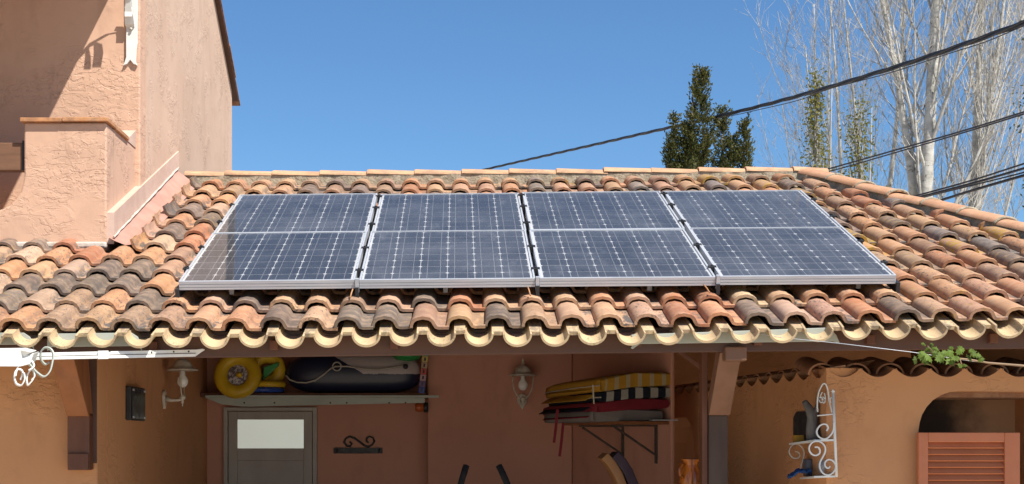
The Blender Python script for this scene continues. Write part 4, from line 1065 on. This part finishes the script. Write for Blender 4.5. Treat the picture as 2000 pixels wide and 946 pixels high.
for i, (a, lab) in enumerate(((((911,909),(903,935),(896,962),(880,1020)),'black foam covered bar handle leaning left, in front of middle wall'), (((974,909),(984,930),(995,955),(1018,1015)),'black foam covered bar handle leaning right, in front of middle wall'))):
    pts = [at(px,py,9.0) for px,py in a]
    t = thing('handle_bar', lab, 'handle', (pts[-1].x, 9.0, 0), 'foam handles standing in the porch')
    b = MB(); b.tube(pts, .019, 12); b.lathe([(.0,.004),(.019,0)], Matrix.Translation(pts[0]) @ (pts[0]-pts[1]).to_track_quat('Z','Y').to_matrix().to_4x4(), 12); b.build('foam_grip', M_FOAM, t)
    b = MB(); b.tube([pts[-1], Vector((pts[-1].x, 9.0, .6)), Vector((pts[-1].x, 9.0, 0))], .014, 8); b.build('pole', M_IRON, t)
d = 9.35; jx = xat(1349,d); jz = zat(897,d)
jug = thing('pitcher', 'glossy amber glazed pitcher with handle standing left of the post', 'pitcher', (jx, d, jz-.24))
mj, tj, bj = mat('amber_glaze', (.45,.13,.02), .12); nj = NT(tj)
vj = nj.coord((1,1,.35)); nj.link(nj.mix(nj.ramp(nj.noise(vj, 16, 4, .6, 1), .4, .62), (.50,.15,.02), (.20,.05,.012)), bj.inputs['Base Color'])
b = MB(); b.lathe([(.042,-.24),(.060,-.20),(.068,-.14),(.066,-.10),(.056,-.065),(.048,-.04),(.047,-.028),(.054,-.010),(.063,0),(.060,.001),(.050,-.012),(.043,-.03)], Matrix.Translation((jx,d,jz)), 24); b.build('body', mj, jug)
b = MB(); b.tube([Vector((jx-.047,d-.03,jz-.035)), Vector((jx-.066,d-.055,jz-.035)), Vector((jx-.078,d-.065,jz-.06)), Vector((jx-.074,d-.06,jz-.095)), Vector((jx-.055,d-.045,jz-.115))], .010, 8); b.build('handle', mj, jug)
b = MB(); b.box(jx-.16, jx+.14, d-.16, d+.3, 0, jz-.241); b.build('counter', STUC_IN, outb, .01)

# ------------------------------------------------------------------ outdoor kitchen on the right
KD = 8.75
kit = thing('outdoor_kitchen', 'ochre stucco outdoor kitchen with arched opening and wavy tiled top', 'outdoor kitchen', (3, 9.4, 0))
crest = [1547, 1614, 1681, 1748, 1816, 1884, 1955, 2026, 2097, 2167, 2237, 2308, 2378, 2449]
XK = xat(1614, KD)
def ztop(px, lo=737, hi=719):
    for i in range(len(crest)-1):
        if crest[i] <= px <= crest[i+1]:
            f = (px-crest[i])/(crest[i+1]-crest[i]); return lo-(lo-hi)*abs(2*f-1)**1.9
    return lo
top = []
px = 1614
while px <= 2448: top.append((xat(px,KD), zat(ztop(px),KD))); px += 5.5
XR = xat(2448, KD)
arch = []          # opening outline, left jamb up over the shoulder and across
AX0, AX1 = xat(1794,KD), xat(2075,KD)
arch += [(AX0, 0.0), (AX0, zat(840,KD))]
for px_, py_ in ((1796,826),(1801,810),(1810,795),(1822,782),(1838,772),(1855,766),(1875,764.5),(1990,765),(2075,766)): arch.append((xat(px_,KD), zat(py_,KD)))
poly = [(XK,0.0)]+top+[(XR,0.0),(AX1,0.0)]+arch[::-1]
b = MB(); b.prism([Vector((x,KD,z)) for x,z in poly][::-1], (0,.20,0)); kw = b.build('front_wall', STUC_L, kit, fix=True)
# side wall receding to the left
KA = Vector((XK, KD+.001, 0)); KB = Vector((xat(1288,12.2), 12.2, 0)); kd_ = (KB-KA); kl = kd_.length; kd_.normalize(); kn = Vector((kd_.y,-kd_.x,0))
if kn.x > 0: kn = -kn
zlo, zhi = zat(737,KD), zat(719,KD)
ncr = 15; sp = kl/ncr; side = []
m_ = ncr*8
for i in range(m_+1):
    f = (i/8) % 1; side.append((i/m_*kl, zlo+(zhi-zlo)*abs(2*f-1)**1.9-.018*i/m_))
o1, o2 = 2.55, 3.35
poly = [(0,0)]+side+[(kl,0),(o2,0)]+[(o2,1.75-.02),(o2-.06,1.75+.10),(o2-.2,1.75+.17),(o1+.2,1.75+.17),(o1+.06,1.75+.10),(o1,1.75-.02)]+[(o1,0)]
b = MB(); b.prism([KA+kd_*s+Vector((0,0,z)) for s,z in poly], -kn*.18); b.build('side_wall', STUC_L, kit, fix=True)
# niche window in the side wall
nwc = KA+kd_*.56
def ks(s, n, z): return KA+kd_*s+kn*n+Vector((0,0,z))
def s_at(px):     # distance along the side wall that projects to px
    k = (px-CX)/F; return (k*KA.y-KA.x)/(kd_.x-k*kd_.y)
sn0, sn1 = s_at(1583), s_at(1551); dn = KA.y+kd_.y*(sn0+sn1)/2
b = MB(); za, zb, zc_ = zat(866,dn), zat(815,dn), zat(804,dn)
b.prism([ks(sn0,.006,za), ks(sn1,.006,za), ks(sn1,.006,zb), ks(sn1+(sn0-sn1)*.2,.006,zc_), ks(sn1+(sn0-sn1)*.8,.006,zc_), ks(sn0,.006,zb)], -kn*.004); b.build('niche_window', M_BLACK, kit, fix=True)
# clay tiles: pans lie in the scallops, covers sit over the crests a little further in
def half_pipe(name, c, along, side_, r0, r1, L, up, m, th=.012, n=11):
    b = MB(); vs = []
    for (y, r) in ((0,r0),(L,r1)):
        for rr in (r, r-th):
            for i in range(n):
                a = PI*i/(n-1); vs.append(Vector(c)+along*y+side_*(-rr*math.cos(a))+Vector((0,0,1))*(up*rr*.62*math.sin(a)))
    b.add(vs, [(i,i+1,n+i+1,n+i) for i in range(n-1)]); b.add(vs, [(i,i+1,2*n+i+1,2*n+i) for i in range(n-1)]+[(n+i+1,n+i,3*n+i,3*n+i+1) for i in range(n-1)], True)
    return b.build(name, m, kit)
al = Vector((0,1,.16)).normalized()
for i in range(1, len(crest)-1):
    c = Vector((xat(crest[i],KD), KD+.10, zat(731,KD))); half_pipe('cover_tile', c, al, Vector((1,0,0)), .084, .075, .42, 1.32, M_KTILE)
    c2 = Vector((xat((crest[i]+crest[i+1])/2,KD), KD+.004, zat(720,KD))); half_pipe('pan_tile', c2, al, Vector((1,0,0)), .095, .088, .42, -.86, M_KPAN, .008)
al2 = (-kn+Vector((0,0,.16))).normalized()
for i in range(ncr):
    z = -.018*i/ncr
    half_pipe('pan_tile', KA+kd_*(sp*(i+.5))-kn*.004+Vector((0,0,zhi+z)), al2, kd_, sp*.47, sp*.43, .12 if i == 0 else .40, -.93, M_KPAN, .008)
    if i: half_pipe('cover_tile', KA+kd_*(sp*i)-kn*.07+Vector((0,0,zlo+.010+z)), al2, kd_, sp*.41, sp*.37, .15 if i < 2 else .36, 1.3, M_KTILE)
b = MB(); b.prism([(XK+.1,KD+.2,zlo-.06),(XR,KD+.2,zlo-.06),(XR,11.6,zlo-.06),(KB.x+.25,11.6,zlo-.06)], (0,0,-.05)); b.build('roof_slab', M_DARKTILE, kit, fix=True)
b = MB(); b.box(AX0-.2, XR, KD+.75, KD+.9, 0, zlo-.1); b.build('inner_wall', arch_shade_mat(), kit)
b = MB(); b.box(AX1, AX1+.25, KD+.201, KD+.75, 0, zlo-.07); b.build('jamb_wall', STUC_L, kit)
# shutter standing before the arch
SD = KD-.055
s0, s1, zt_ = xat(1792,SD), xat(1990,SD), zat(845,SD)
shu = thing('louvred_shutter', 'terracotta red louvred shutter leaning in front of the kitchen arch', 'shutter', ((s0+s1)/2, SD, 0))
b = MB(); i0, i1, it = xat(1811,SD), xat(1960,SD), zat(864,SD)
zb_ = .55
b.box(s0, i0, SD-.02, SD+.016, zb_, zt_); b.box(i1, s1, SD-.02, SD+.016, zb_, zt_); b.box(i0, i1, SD-.02, SD+.016, it, zt_); b.box(i0, i1, SD-.02, SD+.016, zb_, zb_+.08)
b.build('frame', M_SHUT, shu, .004)
z = it; k = 0
while z > zb_+.1:
    q = MB(); q.hexa([Vector((x,y,zz)) for x in (i0+.0005,i1-.0005) for (y,zz) in ((SD+.010,z),(SD-.014,z-.030),(SD+.016,z-.004),(SD-.006,z-.036))]); q.build('slat', M_SHUT, shu, fix=True)
    z -= .0365
q = MB(); q.box(s0+.02, s1-.02, SD-.02, SD+.016, 0, zb_-.001); q.build('lower_panel', M_SHUT, shu, .003)

# wrought iron corner shelf
cs_ = thing('corner_shelf', 'white wrought iron shelf with scrolls on the kitchen wall corner', 'shelf', at(1632,930,8.6))
ax, az = -kd_*0+Vector((-1,0,0)), Vector((0,0,1))
dC = 8.68
def pt(px, py, d=dC): return at(px, py, d)
b = MB(); b.tube([pt(1627,765), pt(1631,860), pt(1634,932)], .008, 8); b.lathe([(0,-.012),(.013,0),(0,.014)], Matrix.Translation(pt(1627,765)), 8); b.build('upright', M_WHITEMET, cs_)
def scr(pts, d=dC, r=.0055, name='scroll', m=M_WHITEMET): 
    b = MB(); P_ = [at(px,py,d) for px,py in pts]; path = []
    for i in range(len(P_)-1):
        p0,p1,p2,p3 = P_[max(0,i-1)],P_[i],P_[i+1],P_[min(len(P_)-1,i+2)]
        for j in range(5):
            t = j/5; path.append(.5*((2*p1)+(p2-p0)*t+(2*p0-5*p1+4*p2-p3)*t*t+(3*p1-p0-3*p2+p3)*t**3))
    path.append(P_[-1]); b.strap(path, r*1.3, r*.7, (0,1,0)); return b.build(name, m, cs_)
scr([(1614,842),(1617,836),(1614,830),(1607,829),(1600,833),(1595,842),(1597,851),(1605,857),(1614,857),(1623,849),(1628,838),(1628,826)])
scr([(1591,874),(1597,874),(1601,879),(1600,886),(1593,890),(1585,887),(1580,878),(1583,868),(1592,862),(1603,864),(1611,873),(1611,884),(1606,894),(1601,905),(1602,917),(1609,926),(1619,928),(1628,922),(1632,912),(1628,902),(1619,898),(1612,902),(1611,910),(1617,915),(1621,911)])
scr([(1553,882),(1559,884),(1562,890),(1558,895),(1550,895),(1544,890),(1541,881),(1546,871),(1556,868),(1565,873),(1570,884),(1568,898),(1564,912),(1563,922)], 9.0, .004, 'scroll', M_CAGE)
scr([(1597,805),(1596,790),(1598,770),(1603,757),(1608,750),(1613,752),(1617,764),(1619,780),(1622,795),(1625,806),(1627,800),(1628,785),(1625,777),(1621,780),(1622,788)], 8.72, .0045)
scr([(1599,782),(1603,776),(1607,780),(1604,787),(1600,782),(1603,772),(1606,766)], 8.74, .0035)
scr([(1612,782),(1608,776),(1605,780),(1609,788),(1612,780),(1610,768)], 8.74, .0035)
for (ya, yb, yc) in ((861,858,866), (930,929,936)):
    b = MB(); A, B_, C_, D_ = pt(1632,yb), pt(1590,yb+1), at(1541 if ya < 900 else 1562,yc-(3 if ya > 900 else 0),9.05), at(1605,yb+2,9.05)
    b.prism([A,B_,C_,D_], (0,0,-.010)); b.build('shelf_plate', M_WHITEMET, cs_, fix=True)
b = MB(); b.tube([pt(1596,812),pt(1629,809)], .004, 6); b.build('cross_bar', M_WHITEMET, cs_)
# things on the corner shelf
b = MB(); r = random.Random(3); pth = [at(1590,861,8.85), at(1586,835,8.85), at(1587,815,8.85), at(1580,798,8.84), at(1571,784,8.83)]
b.tube(pth, [.045,.036,.032,.024,.016], 9); b.tube([at(1586,815,8.85), at(1594,800,8.84), at(1596,790,8.84)], [.022,.014,.008], 7); b.tube([at(1581,800,8.84),at(1577,789,8.82)], [.014,.006], 6)
tag(b.build('driftwood', rough_mat('grey_driftwood', (.17,.15,.13), (.08,.07,.06), 16, .9, .9, .012, stretch=(1,1,.4))), 'grey forked driftwood piece standing on the upper iron shelf', 'driftwood')
b = MB(); c = at(1559,862,9.03); b.box(c.x-.028, c.x+.028, 9.0, 9.045, c.z-.006, c.z+.036); tag(b.build('small_box', simple('yellow_card', (.50,.26,.02), .6), None, .003), 'small yellow box on the upper iron shelf before the dark niche', 'box')
b = MB(); c = at(1617,929,8.82); b.lathe([(.03,0),(.052,.02),(.060,.05),(.052,.08),(.034,.092),(.038,.10),(.030,.09)], Matrix.Translation(c), 18); tag(b.build('pot', rough_mat('grey_glaze', (.22,.24,.28), (.45,.45,.45), 9, .25, .1, .001)), 'round grey glazed pot on the lower iron shelf behind the scroll', 'pot')
b = MB(); c = at(1581,930,9.0); b.lathe([(.035,0),(.042,.03),(.040,.095),(.038,.10),(.034,.09)], Matrix.Translation(c), 16); tag(b.build('beaker', simple('brown_grey_glaze', (.12,.10,.10), .3)), 'dull grey brown beaker on the lower iron shelf', 'beaker')
b = MB(); r = random.Random(9); c = at(1562,924,8.93)
vs = []; nn = 8
for i in range(nn+1):
    for j in range(nn+1):
        u, v = i/nn-.5, j/nn-.5; vs.append(c+Vector((u*.13, v*.08, .03*noise.noise(Vector((u*6,v*6,2)))+.02*noise.noise(Vector((u*15,v*15,5)))-.09*max(0,-u-.1)+.012)))
b.add(vs, [(i*(nn+1)+j,(i+1)*(nn+1)+j,(i+1)*(nn+1)+j+1,i*(nn+1)+j+1) for i in range(nn) for j in range(nn)], True)
o = b.build('cloth', simple('blue_cloth', (.02,.08,.25), .9)); o.modifiers.new('solid','SOLIDIFY').thickness = .004; tag(o, 'crumpled blue cloth hanging over the lower iron shelf edge', 'cloth')

# ------------------------------------------------------------------ wire and vine
b = MB(); pts = [at(1480,652,8.20), at(1530,660,8.21), at(1640,671,7.94), at(1780,688,7.97), at(1900,706,8.00), at(2010,716,8.03), at(2150,722,8.06)]
b.tube(pts, .0018, 5); tag(b.build('guide_wire', M_ALU), 'thin stretched wire below the eave carrying the vine shoot', 'wire')
vine = thing('vine', 'short green vine shoot with lobed leaves on the wire below eave', 'vine', at(1860,715,7.95))
b = MB(); b.tube([at(2080,722,8.03), at(1990,714,8.00), at(1930,709,7.99), at(1895,703,7.98), at(1870,700,7.97), at(1850,692,7.96), at(1825,690,7.95), at(1800,688,7.94)], [.006,.006,.005,.005,.004,.004,.003,.002], 6)
b.tube([at(1890,703,7.98), at(1900,690,7.94)], .0025, 5); b.tube([at(1875,702,7.97), at(1878,712,7.94)], .0025, 5); b.tube([at(1825,690,7.95), at(1812,676,7.92)], .0025, 5)
b.build('stem', simple('vine_wood', (.30,.20,.12), .8), vine)
r = random.Random(21)
LEAF = [(0,-.1),(.28,-.32),(.36,-.08),(.72,-.12),(.58,.12),(.86,.42),(.52,.42),(.44,.70),(.22,.60),(0,1.0),(-.22,.60),(-.44,.70),(-.52,.42),(-.86,.42),(-.58,.12),(-.72,-.12),(-.36,-.08),(-.28,-.32)]
def leaf(px, py, size, d, a, tilt):
    c = at(px,py,d); b = MB()
    n = (Vector((r.gauss(0,.35)+.1, -1, tilt+r.gauss(0,.2)))).normalized(); x = Vector((math.cos(a),0,math.sin(a))); x = (x-n*x.dot(n)).normalized(); y = n.cross(x)
    vs = [c+x*(p*size)+y*(q*size)-n*(size*.25*(p*p+.4*q*q)) for p,q in LEAF]+[c+y*(.15*size)+n*.006]
    m = len(LEAF); b.add(vs, [(i,(i+1)%m,m) for i in range(m)]); b.build('leaf', M_VINE, vine)
for (px, py, s) in ((1797,692,.040),(1803,703,.045),(1815,697,.040),(1790,704,.03),(1812,680,.028),(1804,674,.02),(1826,684,.024),(1828,692,.03),(1842,698,.048),(1855,702,.046),(1860,690,.04),(1848,688,.034),(1836,703,.036),(1866,697,.036),(1872,684,.034),(1879,680,.03),(1897,690,.034),(1906,697,.034),(1915,701,.026),(1893,701,.03),(1899,683,.022),(1876,713,.022),(1884,716,.02),(1858,678,.02),(1818,674,.018)):
    leaf(px, py, s, r.uniform(7.87,7.95), r.uniform(0,2*PI), r.uniform(.1,.7))

# ------------------------------------------------------------------ white awning bar and scroll bracket at the left
ab = thing('awning_bar', 'long white metal awning bar sticking out below the left eave', 'awning bar', at(100,697,8.1))
A, B_ = at(-80,700,8.02), at(396,690,8.29)
b = MB(); dx = (B_-A).normalized(); sd = Vector((0,0,1)).cross(dx).normalized()
def bar(p, q, z0, z1, y0, y1):
    b.hexa([pp+sd*y+Vector((0,0,z)) for pp in (p,q) for y in (y0,y1) for z in (z0,z1)])
C2 = A.lerp(B_,.97)
bar(A, C2, .002, .020, -.004, .004); bar(A, C2, -.018, -.002, -.012, .004)
b.prism([C2+Vector((0,-.003,.020)), C2+Vector((0,-.003,-.016)), B_+Vector((-.01,-.003,.004)), B_+Vector((.012,-.003,.018)), B_+Vector((0,-.003,.024))], (0,.008,0))
b.build('bar', M_WHITEMET, ab, .0015)
for px in (294,338,368):
    c = A.lerp(B_, (px+80)/476)+Vector((0,-.006,.010)); b = MB(); b.lathe([(.005,0),(0,.003)], Matrix.Translation(c) @ Matrix.Rotation(PI/2,4,'X'), 8); b.build('hole', M_IRON, ab)
c = A.lerp(B_, (198+80)/476); b = MB(); b.obox(c+Vector((0,-.004,.001)), dx, sd, (0,0,1), .028, .012, .022); b.build('joint_sleeve', M_WHITEMET, ab, .002)
sb = thing('scroll_bracket', 'white wrought iron scroll bracket hanging under the left end of eave', 'bracket', at(60,720,7.95))
def rib(pts, d0, d1, half=.018, m=M_WHITEMET, name='scroll'):
    P_ = [at(px,py,d0+(d1-d0)*i/(len(pts)-1)) for i,(px,py) in enumerate(pts)]; path = []
    for i in range(len(P_)-1):
        p0,p1,p2,p3 = P_[max(0,i-1)],P_[i],P_[i+1],P_[min(len(P_)-1,i+2)]
        for j in range(6):
            t = j/6; path.append(.5*((2*p1)+(p2-p0)*t+(2*p0-5*p1+4*p2-p3)*t*t+(3*p1-p0-3*p2+p3)*t**3))
    path.append(P_[-1]); b = MB(); b.strap(path, half, .0035, (.45,-.85,.25)); return b.build(name, m, sb)
rib([(40,742),(44,728),(38,722),(30,726),(28,738),(32,750),(42,752),(48,740),(46,728)][::-1]+[], 7.93, 7.95, .010)
rib([(30,735),(33,722),(42,707),(48,698)], 7.93, 7.97, .010)
rib([(65,740),(61,746),(54,752),(52,740),(56,728),(64,722),(67,735),(62,742)], 7.96, 7.97, .010)
rib([(48,705),(60,715),(72,728),(86,736),(97,726),(102,708),(104,692),(98,682),(88,680),(80,688),(80,702),(88,712),(96,708)], 7.95, 8.05, .011, M_TRIM)
rib([(56,724),(66,716),(60,704)], 7.95, 7.97, .012)
b = MB(); b.prism([at(-40,684,7.95), at(40,683,7.93), at(62,688,7.93), at(52,694,7.95), at(66,690,7.94), at(58,712,7.94), at(40,716,7.93), at(-40,716,7.93)], (0,.10,.015)); b.build('cover_plate', M_WHITEMET, sb, .004, fix=True)
print('tiles', ntile)
